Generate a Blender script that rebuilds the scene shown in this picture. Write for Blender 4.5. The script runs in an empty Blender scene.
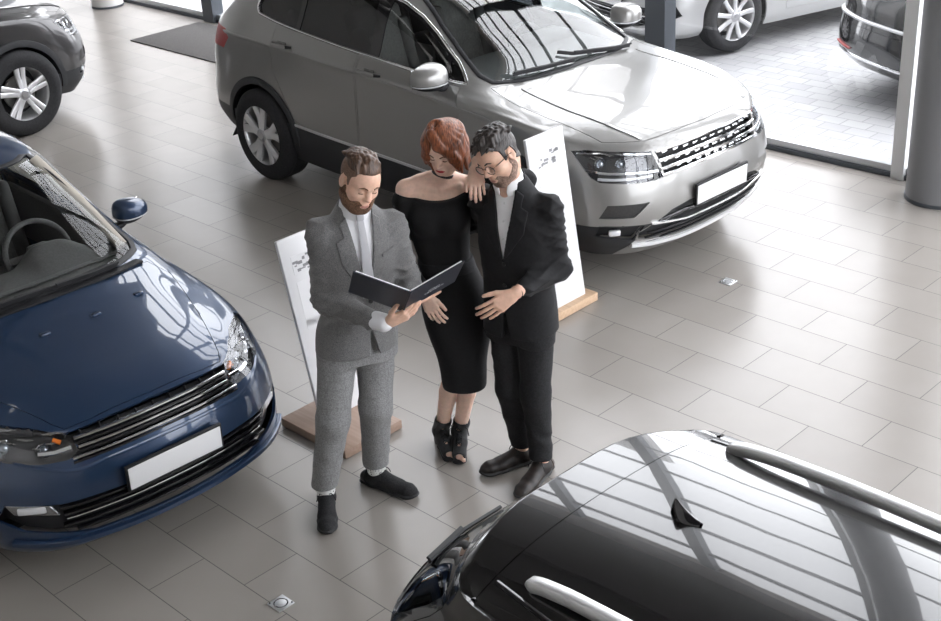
import bpy, bmesh, math, random
import numpy as np
from mathutils import Vector, Matrix, Euler
from mathutils.bvhtree import BVHTree
C = bpy.context.scene.collection
PI = math.pi
random.seed(7); RNG = np.random.RandomState(5)
GRID = math.radians(-45.65)                       # direction of the long tile joints and the glass wall
GA = Vector((math.cos(GRID), math.sin(GRID), 0)); GB = Vector((-math.sin(GRID), math.cos(GRID), 0))

# ---------------------------------------------------------------- materials
def mat(name, col, rough=.5, metal=0., coat=0., emit=None, es=1., trans=0., ior=1.45, spec=.5, sheen=0., coat_rough=.03):
    m = bpy.data.materials.new(name); m.use_nodes = True
    b = m.node_tree.nodes['Principled BSDF']
    b.inputs['Base Color'].default_value = (*col, 1); b.inputs['Roughness'].default_value = rough
    b.inputs['Metallic'].default_value = metal; b.inputs['Coat Weight'].default_value = coat
    b.inputs['Coat Roughness'].default_value = coat_rough
    b.inputs['IOR'].default_value = ior; b.inputs['Specular IOR Level'].default_value = spec
    b.inputs['Transmission Weight'].default_value = trans
    b.inputs['Sheen Weight'].default_value = sheen
    if emit:
        b.inputs['Emission Color'].default_value = (*emit, 1); b.inputs['Emission Strength'].default_value = es
    m.diffuse_color = (*col, 1)
    return m
def nodes(m): return m.node_tree.nodes, m.node_tree.links, m.node_tree.nodes['Principled BSDF']
def noise_mix(m, c1, c2, scale=40, detail=3, lo=.35, hi=.65, bump=0., coord='Object', stretch=None, rough=None):
    n, l, b = nodes(m)
    tc = n.new('ShaderNodeTexCoord'); mp = n.new('ShaderNodeMapping'); nz = n.new('ShaderNodeTexNoise')
    if stretch: mp.inputs['Scale'].default_value = stretch
    nz.inputs['Scale'].default_value = scale; nz.inputs['Detail'].default_value = detail
    r = n.new('ShaderNodeValToRGB'); r.color_ramp.elements[0].position = lo; r.color_ramp.elements[1].position = hi
    r.color_ramp.elements[0].color = (*c1, 1); r.color_ramp.elements[1].color = (*c2, 1)
    l.new(tc.outputs[coord], mp.inputs[0]); l.new(mp.outputs[0], nz.inputs[0]); l.new(nz.outputs[0], r.inputs[0]); l.new(r.outputs[0], b.inputs['Base Color'])
    if bump:
        bp = n.new('ShaderNodeBump'); bp.inputs['Strength'].default_value = bump; bp.inputs['Distance'].default_value = .004
        l.new(nz.outputs[0], bp.inputs['Height']); l.new(bp.outputs[0], b.inputs['Normal'])
    return m
def glass_mat(name, tint=(.9, .95, .95), f0=.09, rough=0.):
    # thin sheet glass: clear straight through, mirror part by Fresnel
    m = bpy.data.materials.new(name); m.use_nodes = True; n = m.node_tree.nodes; l = m.node_tree.links
    for x in list(n): n.remove(x)
    o = n.new('ShaderNodeOutputMaterial'); t = n.new('ShaderNodeBsdfTransparent'); g = n.new('ShaderNodeBsdfGlossy')
    lw = n.new('ShaderNodeLayerWeight'); lw.inputs[0].default_value = .5; pw = n.new('ShaderNodeMath'); pw.operation = 'POWER'; pw.inputs[1].default_value = 5
    fr = n.new('ShaderNodeMath'); fr.operation = 'MULTIPLY_ADD'; fr.inputs[1].default_value = 1-f0; fr.inputs[2].default_value = f0; mx = n.new('ShaderNodeMixShader')
    l.new(lw.outputs['Facing'], pw.inputs[0]); l.new(pw.outputs[0], fr.inputs[0])
    t.inputs[0].default_value = (*tint, 1); g.inputs['Roughness'].default_value = rough
    l.new(fr.outputs[0], mx.inputs[0]); l.new(t.outputs[0], mx.inputs[1]); l.new(g.outputs[0], mx.inputs[2]); l.new(mx.outputs[0], o.inputs[0])
    return m

# ---------------------------------------------------------------- object helpers
def tag(o, label=None, cat=None, group=None, kind=None):
    if label: o['label'] = label
    if cat: o['category'] = cat
    if group: o['group'] = group
    if kind: o['kind'] = kind
    return o
def empty(name, loc=(0, 0, 0), rz=0., parent=None, scale=1.):
    o = bpy.data.objects.new(name, None); C.objects.link(o); o.location = loc; o.rotation_euler = (0, 0, rz); o.scale = (scale,)*3
    o.empty_display_size = .1
    if parent: o.parent = parent
    return o
def obj(name, bm, m, parent=None, smooth=True, sharp=40):
    me = bpy.data.meshes.new(name)
    if not isinstance(bm, bmesh.types.BMesh):
        v, f = bm; me.from_pydata([tuple(p) for p in v], [], [tuple(q) for q in f])
    else:
        bm.to_mesh(me); bm.free()
    o = bpy.data.objects.new(name, me); C.objects.link(o)
    for k in (m if isinstance(m, (list, tuple)) else [m]): me.materials.append(k)
    if smooth:
        me.polygons.foreach_set('use_smooth', [True]*len(me.polygons))
        if sharp: me.set_sharp_from_angle(angle=math.radians(sharp))
    if parent: o.parent = parent
    return o
def copy_tree(o, parent=None):
    c = o.copy(); C.objects.link(c); c.parent = parent
    for ch in list(o.children): copy_tree(ch, c)
    return c
def bevel(bm, w, seg=2, ang=30):
    es = [e for e in bm.edges if len(e.link_faces) == 2 and e.calc_face_angle(0) > math.radians(ang)]
    if es and w > 0: bmesh.ops.bevel(bm, geom=es, offset=w, segments=seg, profile=.5, affect='EDGES', clamp_overlap=True)
    return bm
def box(bm, c, s, rot=None):
    r = bmesh.ops.create_cube(bm, size=1)
    M = Matrix.Translation(c) @ (rot.to_4x4() if rot else Matrix.Identity(4)) @ Matrix.Diagonal((*s, 1))
    bmesh.ops.transform(bm, matrix=M, verts=r['verts']); return bm
def boxbm(c, s, rot=None, b=0., seg=2):
    bm = box(bmesh.new(), c, s, rot); return bevel(bm, b, seg) if b else bm
def cyl(bm, a, b, r1, r2=None, seg=24, caps=True):
    a = Vector(a); b = Vector(b); d = b-a; r2 = r1 if r2 is None else r2
    r = bmesh.ops.create_cone(bm, cap_ends=caps, segments=seg, radius1=r1, radius2=r2, depth=d.length)
    bmesh.ops.transform(bm, matrix=Matrix.Translation((a+b)/2) @ d.to_track_quat('Z', 'Y').to_matrix().to_4x4(), verts=r['verts']); return bm
def lathe(prof, seg=48, axis='y'):
    # profile of (radius, along) turned round the axis
    bm = bmesh.new(); rings = []
    for i in range(seg):
        a = 2*PI*i/seg; c, s = math.cos(a), math.sin(a)
        rings.append([bm.verts.new((r*c, t, r*s) if axis == 'y' else (r*c, r*s, t)) for r, t in prof])
    for i in range(seg):
        A, B = rings[i], rings[(i+1) % seg]
        for j in range(len(prof)-1):
            bm.faces.new((A[j], A[j+1], B[j+1], B[j]))
    bmesh.ops.remove_doubles(bm, verts=bm.verts, dist=1e-5)
    bmesh.ops.recalc_face_normals(bm, faces=bm.faces); return bm
def tube(pts, r, seg=8, bm=None, closed=False, flat=None, cap=True):
    # sweeps a circle (or flat=(w,h) rounded strip with given up normals) along pts; r may be a list
    bm = bm or bmesh.new(); pts = [Vector(p) for p in pts]; n = len(pts); rings = []
    up = None
    for i, p in enumerate(pts):
        a = pts[(i-1) % n] if (closed or i > 0) else p; b = pts[(i+1) % n] if (closed or i < n-1) else p
        t = (b-a).normalized()
        if flat:
            nn = Vector(flat[2][i]) if isinstance(flat[2], list) else Vector(flat[2])
            x = t.cross(nn).normalized(); y = x.cross(t).normalized()
        else:
            if up is None: up = Vector((0, 0, 1)) if abs(t.z) < .9 else Vector((1, 0, 0))
            x = t.cross(up).normalized(); y = x.cross(t).normalized(); up = y
        ri = r[i] if isinstance(r, (list, tuple)) else r
        ring = []
        for k in range(seg):
            q = 2*PI*(k+.5)/seg
            if flat:
                sx = 1 if math.cos(q) > 0 else -1; sy = 1 if math.sin(q) > 0 else -1
                ex = .5 if seg > 4 else .001
                ring.append(bm.verts.new(p + x*sx*abs(math.cos(q))**ex*flat[0]*ri + y*sy*abs(math.sin(q))**ex*flat[1]*ri))
            else: ring.append(bm.verts.new(p + (x*math.cos(q)+y*math.sin(q))*ri))
        rings.append(ring)
    for i in range(n if closed else n-1):
        A, B = rings[i], rings[(i+1) % n]
        for k in range(seg):
            bm.faces.new((A[k], A[(k+1) % seg], B[(k+1) % seg], B[k]))
    if cap and not closed:
        bm.faces.new(list(reversed(rings[0]))); bm.faces.new(rings[-1])
    bmesh.ops.recalc_face_normals(bm, faces=bm.faces)
    return bm
def prism(poly, h, z0=0.):
    bm = bmesh.new(); lo = [bm.verts.new((x, y, z0)) for x, y in poly]; hi = [bm.verts.new((x, y, z0+h)) for x, y in poly]
    bm.faces.new(list(reversed(lo))); bm.faces.new(hi); n = len(poly)
    for i in range(n): bm.faces.new((lo[i], lo[(i+1) % n], hi[(i+1) % n], hi[i]))
    bmesh.ops.recalc_face_normals(bm, faces=bm.faces); return bm
def spline(pts, n=8, closed=False):
    # chord-parametrised Catmull-Rom
    P = np.array(pts, float); m = len(P)
    if closed: P = np.vstack([P[-1], P, P[0], P[1]])
    else: P = np.vstack([2*P[0]-P[1], P, 2*P[-1]-P[-2]])
    out = []
    for i in range(1, len(P)-2):
        p0, p1, p2, p3 = P[i-1], P[i], P[i+1], P[i+2]
        d0 = max(np.linalg.norm(p1-p0), 1e-6); d1 = max(np.linalg.norm(p2-p1), 1e-6); d2 = max(np.linalg.norm(p3-p2), 1e-6)
        m1 = ((p1-p0)/d0*d1+(p2-p1)/d1*d0)/(d0+d1)*d1; m2 = ((p2-p1)/d1*d2+(p3-p2)/d2*d1)/(d1+d2)*d1
        for k in range(n):
            t = k/n; t2 = t*t; t3 = t2*t
            out.append((2*t3-3*t2+1)*p1+(t3-2*t2+t)*m1+(-2*t3+3*t2)*p2+(t3-t2)*m2)
    if not closed: out.append(P[-2])
    return np.array(out)
FLOOR_LOC = (.2405, -.145); FILL_E = 1.2; FILL_A = (-9, -4.5, 0, 4.5); FILL_B = (-12, -9.5, -7); SKY = 5.8
def paint(name, col, metal=.6, rough=.3, flake=True):
    return mat(name, col, rough, metal, 1.0, coat_rough=.02)
BLACK = mat('black_plastic', (.012, .012, .014), .55)
BASE = dict(black=BLACK, tyre=noise_mix(mat('tyre_rubber', (.018, .018, .02), .75), (.014, .014, .016), (.024, .024, .026), 60),
    alloy=mat('alloy_silver', (.70, .70, .71), .32, .55, .2), alloy2=mat('alloy_cap', (.5, .5, .52), .3, .9), disc=mat('brake_steel', (.25, .24, .23), .4, .9),
    chrome=mat('chrome', (.86, .87, .88), .08, 1.), plate=mat('blank_plate_white', (.78, .78, .79), .4), gloss_black=mat('gloss_black', (.008, .008, .01), .12, coat=.6),
    clad=mat('charcoal_cladding', (.028, .029, .032), .5), trimdark=noise_mix(mat('cabin_plastic', (.035, .034, .034), .55), (.03, .029, .029), (.042, .041, .04), 90),
    lining=mat('cabin_lining', (.06, .058, .055), .8), lens_white=mat('lamp_white_lens', (.75, .76, .78), .12, .2, .5), lens_red=mat('red_lamp_lens', (.34, .008, .008), .4, 0, 0),
    lens_amber=mat('amber_bulb', (.8, .2, .02), .2), lamp_black=mat('lamp_housing_dark', (.10, .10, .105), .2, .7), lamp_grey=mat('lamp_bezel', (.30, .30, .31), .2, .8),
    lens_ball=mat('projector_glass', (.30, .32, .35), .05, .7, 1.), lamp_glass=glass_mat('lamp_cover', (.96, .97, .98), .06),
    glass_front=glass_mat('windshield_glass', (.80, .84, .84), .12), glass_side=glass_mat('side_glass', (.72, .76, .75), .07), glass_dark=glass_mat('privacy_glass', (.06, .065, .07), .08),
    honeycomb=mat('honeycomb_mesh', (.03, .031, .034), .45), seat=noise_mix(mat('seat_fabric_grey', (.09, .088, .085), .85), (.075, .073, .07), (.105, .102, .098), 70), seat2=mat('seat_bolster', (.06, .058, .056), .8))
def carset(p, mp=None, **k):
    d = dict(BASE); d['paint'] = p; d['mirror_paint'] = mp or p; d.update(k); return d
# ---------------------------------------------------------------- cars
def shell_grid(rings, nu=5, nv=4):
    # rings: horizontal half outlines (front centre, round the side, rear centre), bottom to top
    R = []
    for r in rings:
        r = np.array(r, float)
        ext = np.vstack([r[1]*[1, -1, 1], r, r[-2]*[1, -1, 1]])
        R.append(spline_ext(ext, nu))
    R = np.array(R)                              # ring, u, 3
    cols = [spline(R[:, j], nv) for j in range(R.shape[1])]
    return np.array(cols)                        # u, v, 3
def spline_ext(P, n):
    out = []
    for i in range(1, len(P)-2):
        p0, p1, p2, p3 = P[i-1], P[i], P[i+1], P[i+2]
        d0 = max(np.linalg.norm(p1-p0), 1e-6); d1 = max(np.linalg.norm(p2-p1), 1e-6); d2 = max(np.linalg.norm(p3-p2), 1e-6)
        m1 = ((p1-p0)/d0*d1+(p2-p1)/d1*d0)/(d0+d1)*d1; m2 = ((p2-p1)/d1*d2+(p3-p2)/d2*d1)/(d1+d2)*d1
        for k in range(n):
            t = k/n; t2 = t*t; t3 = t2*t
            out.append((2*t3-3*t2+1)*p1+(t3-2*t2+t)*m1+(-2*t3+3*t2)*p2+(t3-t2)*m2)
    out.append(P[-2]); return np.array(out)
def shell_bm(G):
    nu, nv, _ = G.shape; bm = bmesh.new()
    V = {}
    for s in (1, -1):
        for i in range(nu):
            for j in range(nv):
                x, y, z = G[i, j]
                if i in (0, nu-1) or j == nv-1: y = 0.
                V[s, i, j] = V[1, i, j] if (s == -1 and y == 0.) else bm.verts.new((x, y*s, z))
    for s in (1, -1):
        for i in range(nu-1):
            for j in range(nv-1):
                q = [V[s, i, j], V[s, i, j+1], V[s, i+1, j+1], V[s, i+1, j]]
                if s == -1: q.reverse()
                q2 = []
                for v in q:
                    if v not in q2: q2.append(v)
                if len(q2) > 2:
                    try: bm.faces.new(q2)
                    except ValueError: pass
    bmesh.ops.remove_doubles(bm, verts=bm.verts, dist=1e-4)
    bmesh.ops.recalc_face_normals(bm, faces=bm.faces)
    return bm
FR = {'side': (Vector((1, 0, 0)), Vector((0, 0, 1))), 'front': (Vector((0, 1, 0)), Vector((0, 0, 1))), 'top': (Vector((1, 0, 0)), Vector((0, 1, 0)))}
def frame(phi):   # view from azimuth phi: across, up
    return (Vector((-math.sin(phi), math.cos(phi), 0)), Vector((0, 0, 1)))
def in_poly(u, v, poly):
    c = False; n = len(poly); j = n-1
    for i in range(n):
        if (poly[i][1] > v) != (poly[j][1] > v) and u < (poly[j][0]-poly[i][0])*(v-poly[i][1])/(poly[j][1]-poly[i][1])+poly[i][0]: c = not c
        j = i
    return c
def cut(bm, poly, fr, filt):
    # cuts the prism over poly out of the shell and returns the piece that was inside
    U, V = fr if isinstance(fr, tuple) else FR[fr]; W = U.cross(V); n = len(poly)
    bb = (min(p[0] for p in poly), max(p[0] for p in poly), min(p[1] for p in poly), max(p[1] for p in poly))
    def uvb(f):
        us = [v.co.dot(U) for v in f.verts]; vs = [v.co.dot(V) for v in f.verts]; return min(us), max(us), min(vs), max(vs)
    for i in range(n):
        a, b = poly[i], poly[(i+1) % n]; e = (min(a[0], b[0])-1e-4, max(a[0], b[0])+1e-4, min(a[1], b[1])-1e-4, max(a[1], b[1])+1e-4)
        fs = []
        for f in bm.faces:
            if not filt(f.calc_center_median()): continue
            q = uvb(f)
            if q[0] <= e[1] and q[1] >= e[0] and q[2] <= e[3] and q[3] >= e[2]: fs.append(f)
        if not fs: continue
        d = U*(b[0]-a[0])+V*(b[1]-a[1]); no = d.cross(W)
        if no.length < 1e-9: continue
        geom = list({x for f in fs for x in (*f.verts, *f.edges)})+fs
        bmesh.ops.bisect_plane(bm, geom=geom, dist=1e-5, plane_co=U*a[0]+V*a[1]+W*(fs[0].verts[0].co.dot(W)), plane_no=no.normalized())
    lay = bm.faces.layers.int.get('sel') or bm.faces.layers.int.new('sel')
    hit = []
    for f in bm.faces:
        c = f.calc_center_median(); f[lay] = 0
        if filt(c):
            u, v = c.dot(U), c.dot(V)
            if bb[0] <= u <= bb[1] and bb[2] <= v <= bb[3] and in_poly(u, v, poly): f[lay] = 1; hit.append(f)
    pc = bm.copy(); lp = pc.faces.layers.int['sel']
    bmesh.ops.delete(pc, geom=[f for f in pc.faces if not f[lp]], context='FACES')
    bmesh.ops.delete(bm, geom=hit, context='FACES')
    return pc
def gap(pc, g=.003):
    # pulls the border of a piece in a little, so a seam shows, and folds it inward
    if g and len(pc.faces):
        bmesh.ops.remove_doubles(pc, verts=pc.verts, dist=3e-4)
        pc.normal_update()
        bd = [e for e in pc.edges if e.is_boundary]
        mv = {}
        for e in bd:
            f = e.link_faces[0]; m = (e.verts[0].co+e.verts[1].co)/2; t = (e.verts[1].co-e.verts[0].co)
            if t.length < 1e-7: continue
            d = f.normal.cross(t).normalized()
            if d.dot(f.calc_center_median()-m) < 0: d = -d
            for v in e.verts: mv.setdefault(v, []).append(d)
        nrm = {v: v.normal.copy() for v in mv}
        for v, ds in mv.items():
            s = Vector((0, 0, 0))
            for d in ds: s += d
            if s.length > .2: v.co += s.normalized()*g
        r = bmesh.ops.extrude_edge_only(pc, edges=bd)
        nv = [x for x in r['geom'] if isinstance(x, bmesh.types.BMVert)]
        kd = [(v.co.copy(), n) for v, n in nrm.items()]
        from mathutils.kdtree import KDTree
        k = KDTree(len(kd))
        for i, q in enumerate(kd): k.insert(q[0], i)
        k.balance()
        for v in nv: v.co -= kd[k.find(v.co)[1]][1]*.014
    return pc
def offset_piece(pc, d):
    b = pc.copy(); b.normal_update(); ns = [(v, v.normal.copy()) for v in b.verts]
    for v, n in ns: v.co += n*d
    return b
def mirror_bm(pc):
    b = pc.copy()
    for v in b.verts: v.co.y = -v.co.y
    bmesh.ops.reverse_faces(b, faces=b.faces); return b
def thicken(o, t, off=-1):
    m = o.modifiers.new('s', 'SOLIDIFY'); m.thickness = t; m.offset = off
    k = o.modifiers.new('e', 'EDGE_SPLIT'); k.split_angle = math.radians(50); return o
class Surf:
    def __init__(self, bm): self.t = BVHTree.FromBMesh(bm)
    def hit(self, o, d):
        r = self.t.ray_cast(Vector(o), Vector(d).normalized()); return (r[0], r[1]) if r[0] else (None, None)
    def front(self, y, z, lift=0.):
        p, n = self.hit((4, y, z), (-1, 0, 0)); return (p+Vector((lift, 0, 0))) if p else None
    def rear(self, y, z, lift=0.):
        p, n = self.hit((-4, y, z), (1, 0, 0)); return (p-Vector((lift, 0, 0))) if p else None
    def side(self, x, z, s=1, lift=0.):
        p, n = self.hit((x, 3*s, z), (0, -s, 0)); return (p+Vector((0, s*lift, 0))) if p else None
    def top(self, x, y, lift=0.):
        p, n = self.hit((x, y, 4), (0, 0, -1)); return (p+Vector((0, 0, lift))) if p else None
    def along(self, uv, fr, far=4., lift=.002):
        U, V = fr if isinstance(fr, tuple) else FR[fr]; W = U.cross(V); out = []; nn = []
        for u, v in uv:
            p, n = self.hit(U*u+V*v+W*far, -W)
            if p: out.append(p+n*lift); nn.append(n)
        return out, nn
def dens(poly, step=.03, closed=True):
    out = []; n = len(poly)
    for i in range(n if closed else n-1):
        a = Vector(poly[i]); b = Vector(poly[(i+1) % n]); k = max(1, int((b-a).length/step))
        for j in range(k): out.append(tuple(a.lerp(b, j/k)))
    if not closed: out.append(tuple(poly[-1]))
    return out
def strip(S, uv, fr, w, h, m, name, parent, closed=True, lift=.002, mirror=False, step=.03):
    far = 4.
    p, n = S.along(dens(uv, step, closed), fr, far, lift)
    if mirror: p = [Vector((q.x, -q.y, q.z)) for q in p]; n = [Vector((q.x, -q.y, q.z)) for q in n]
    return obj(name, tube(p, 1., 8, closed=closed, flat=(w, h, n)), m, parent)
def round_poly(poly, r=.02, n=4):
    out = []; m = len(poly)
    for i in range(m):
        p = Vector(poly[i]); a = Vector(poly[i-1]); b = Vector(poly[(i+1) % m])
        da = (a-p); db = (b-p); q = min(r, da.length*.45, db.length*.45)
        A = p+da.normalized()*q; B = p+db.normalized()*q
        for k in range(n+1):
            t = k/n; out.append(tuple(A*(1-t)**2+p*2*t*(1-t)+B*t*t))
    return out
def wheel(root, pos, R, w, rim, style, M, s=1, steer=0.):
    # pos: hub centre on the outer side; s=1 faces +y
    e = empty('wheel', pos, parent=root); e.rotation_euler = (0, 0, (0 if s > 0 else PI)+steer)
    h = w/2; k = R-rim
    prof = [(rim-.004, -h*.98), (rim+.012, -h*1.0), (rim+k*.5, -h*1.06), (R-.02, -h*.93), (R-.004, -h*.78), (R, -h*.4), (R, h*.4), (R-.004, h*.78), (R-.02, h*.93), (rim+k*.5, h*1.06), (rim+.012, h*1.0), (rim-.004, h*.98)]
    t = lathe([tuple(p) for p in spline([(a, b) for a, b in prof], 3)], 64)
    for p in list(t.verts): p.co.y -= h
    ty = obj('tyre', t, M['tyre'], e)
    g = bmesh.new()
    for q in (-.45, -.15, .15, .45):
        gg = lathe([(R+.0005, h*q-.006-h), (R+.001, h*q-h), (R+.0005, h*q+.006-h)], 64); m_ = bpy.data.meshes.new('t'); gg.to_mesh(m_); gg.free(); g.from_mesh(m_)
    obj('tread_groove', g, M['black'], e)
    r = obj('rim', lathe([(rim-.05, -w*.9), (rim-.012, -w*.88), (rim-.012, -.03), (rim-.004, -.012), (rim+.004, -.003), (rim+.006, -.006), (rim+.004, -.02)], 64), M['alloy'], e)
    obj('brake_disc', lathe([(.0, -.09), (.145, -.09), (.15, -.095), (.15, -.11), (0, -.11)], 40), M['disc'], e)
    obj('wheel_back', lathe([(.0, -w*.8), (rim-.02, -w*.8), (rim-.02, -w*.84), (0, -w*.84)], 40), M['black'], e)
    n, kind = style
    for i in range(n):
        bm = bmesh.new(); a0 = 2*PI*i/n+PI/2
        rr = rim-.006
        if kind == 'split':      # one broad spoke that forks towards the rim
            paths = [[(.05, -.03), (rr*.55, -.13), (rr, -.23)], [(.05, .03), (rr*.55, .13), (rr, .23)]]; wd = .030
        elif kind == 'pair':
            paths = [[(.05, -.25), (rr*.6, -.16), (rr, -.13)], [(.05, .25), (rr*.6, .16), (rr, .13)]]; wd = .021
        else:
            paths = [[(.05, 0), (rr*.55, .02), (rr, .05)]]; wd = .02
        for pa in paths:
            pts = []
            for (q, da) in pa: pts.append(Vector((q*math.cos(a0+da), -.008-.02*(1-abs(q/rr-.6)), q*math.sin(a0+da))))
            P = [Vector(x) for x in spline(pts, 5)]
            tube(P, [1+.25*abs(j/(len(P)-1)-.45) for j in range(len(P))], 8, bm, flat=(wd, .014, Vector((0, 1, 0))))
        obj('spoke', bm, M['alloy'], e)
    obj('hub_cap', lathe([(0, .002), (.028, .0), (.034, -.006), (.062, -.012), (.066, -.03), (.06, -.06)], 32), M['alloy2'], e)
    return e
def plate(root, c, w, h, pitch, M, parent_name='number_plate', facing=1):
    e = empty(parent_name, c, parent=root); e.rotation_euler = (0, -pitch if facing > 0 else PI+pitch, 0)
    obj('plate_frame', boxbm((0, 0, 0), (.016, w+.022, h+.024), b=.004), M['black'], e)
    obj('plate_face', boxbm((.009, 0, 0), (.006, w, h), b=.0015), M['plate'], e)
    return e
def mirror(root, c, s, M, size=1., paint='paint'):
    e = empty('door_mirror', c, parent=root); e.scale = (size,)*3
    def blob(sx, sy, sz, cx, cut0=None, cut1=None):
        bm = bmesh.new(); bmesh.ops.create_uvsphere(bm, u_segments=32, v_segments=20, radius=1)
        for v in bm.verts:
            x, y, z = v.co
            f = lambda q, e_: math.copysign(abs(q)**e_, q)
            x, y, z = f(x, .8), f(y, .75), f(z, .75)
            x = max(x, -.35)
            taper = 1-.22*max(0, s*y)
            v.co = (x*sx*taper+cx, y*sy, z*sz*(1-.18*(s*y)))
        if cut0 is not None: bmesh.ops.bisect_plane(bm, geom=bm.verts[:]+bm.edges[:]+bm.faces[:], plane_co=(0, 0, cut0), plane_no=(0, 0, -1), clear_outer=True)
        if cut1 is not None: bmesh.ops.bisect_plane(bm, geom=bm.verts[:]+bm.edges[:]+bm.faces[:], plane_co=(0, 0, cut1), plane_no=(0, 0, 1), clear_outer=True)
        return bm
    thicken(obj('mirror_cap', blob(.115, .125, .085, 0, cut0=-.022), M[paint], e), .006)
    obj('mirror_housing', blob(.105, .118, .080, -.002), M['black'], e)
    obj('mirror_glass', boxbm((-.042, 0, 0), (.006, .19, .12), b=.02), M['chrome'], e)
    obj('turn_signal', blob(.117, .127, .086, 0, cut0=-.034, cut1=-.024), M['lens_white'], e)
    bm = tube([(0.0, -s*.03, -.05), (-.0, -s*.09, -.085), (-.0, -s*.15, -.09)], [1, .9, 1.1], 12, flat=(.035, .022, Vector((0, 0, 1))))
    obj('mirror_foot', bm, M['black'], e)
    return e
def seat(root, x, y, z, M, name='front_seat', w=.5, bench=False):
    e = empty(name, (x, y, z), parent=root)
    bm = boxbm((0, 0, .06), (.52, w, .17), b=.06, seg=4); obj('seat_cushion', bm, M['seat'], e)
    bm = boxbm((-.36, 0, .40), (.14, w*.94, .68), Euler((0, math.radians(-16), 0)).to_matrix(), b=.06, seg=4); obj('seat_back', bm, M['seat'], e)
    for s in (-1, 1):
        obj('side_bolster', boxbm((-.30, s*w*.40, .38), (.12, .09, .5), Euler((0, math.radians(-16), 0)).to_matrix(), b=.04, seg=3), M['seat2'], e)
    obj('headrest', boxbm((-.50, 0, .83), (.10, .27, .19), Euler((0, math.radians(-12), 0)).to_matrix(), b=.045, seg=4), M['seat'], e)
    return e
def steering(root, c, M, tilt=25):
    e = empty('steering_wheel', c, parent=root); e.rotation_euler = (0, math.radians(-tilt), 0)   # wheel plane faces rearward
    n = 40; P = [(0, .19*math.cos(2*PI*i/n), .185*math.sin(2*PI*i/n)) for i in range(n)]
    obj('wheel_rim', tube(P, .016, 10, closed=True), M['trimdark'], e)
    bm = boxbm((.015, 0, 0), (.05, .13, .11), b=.02); obj('airbag_cover', bm, M['trimdark'], e)
    bm = bmesh.new()
    for a in (0, 180, 270):
        q = math.radians(a); tube([(.01, .05*math.cos(q), .05*math.sin(q)), (0, .185*math.cos(q), .18*math.sin(q))], 1, 8, bm, flat=(.02, .008, Vector((1, 0, 0))))
    obj('wheel_spoke', bm, M['trimdark'], e)
    return e
def wiper(root, S, pts, M):
    # blade lying on the glass through (x,y) points
    P = [S.top(x, y, .018) for x, y in pts]; P = [p for p in P if p]
    e = empty('wiper', P[0], parent=root); P = [p-P[0] for p in P]
    obj('wiper_blade', tube(P, 1, 6, flat=(.005, .012, Vector((0, 0, 1)))), M['black'], e)
    obj('wiper_arm', tube([p+Vector((.012, 0, .016)) for p in P[:max(3, int(len(P)*.65))]], 1, 6, flat=(.011, .006, Vector((0, 0, 1)))), M['black'], e)
    return e
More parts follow.
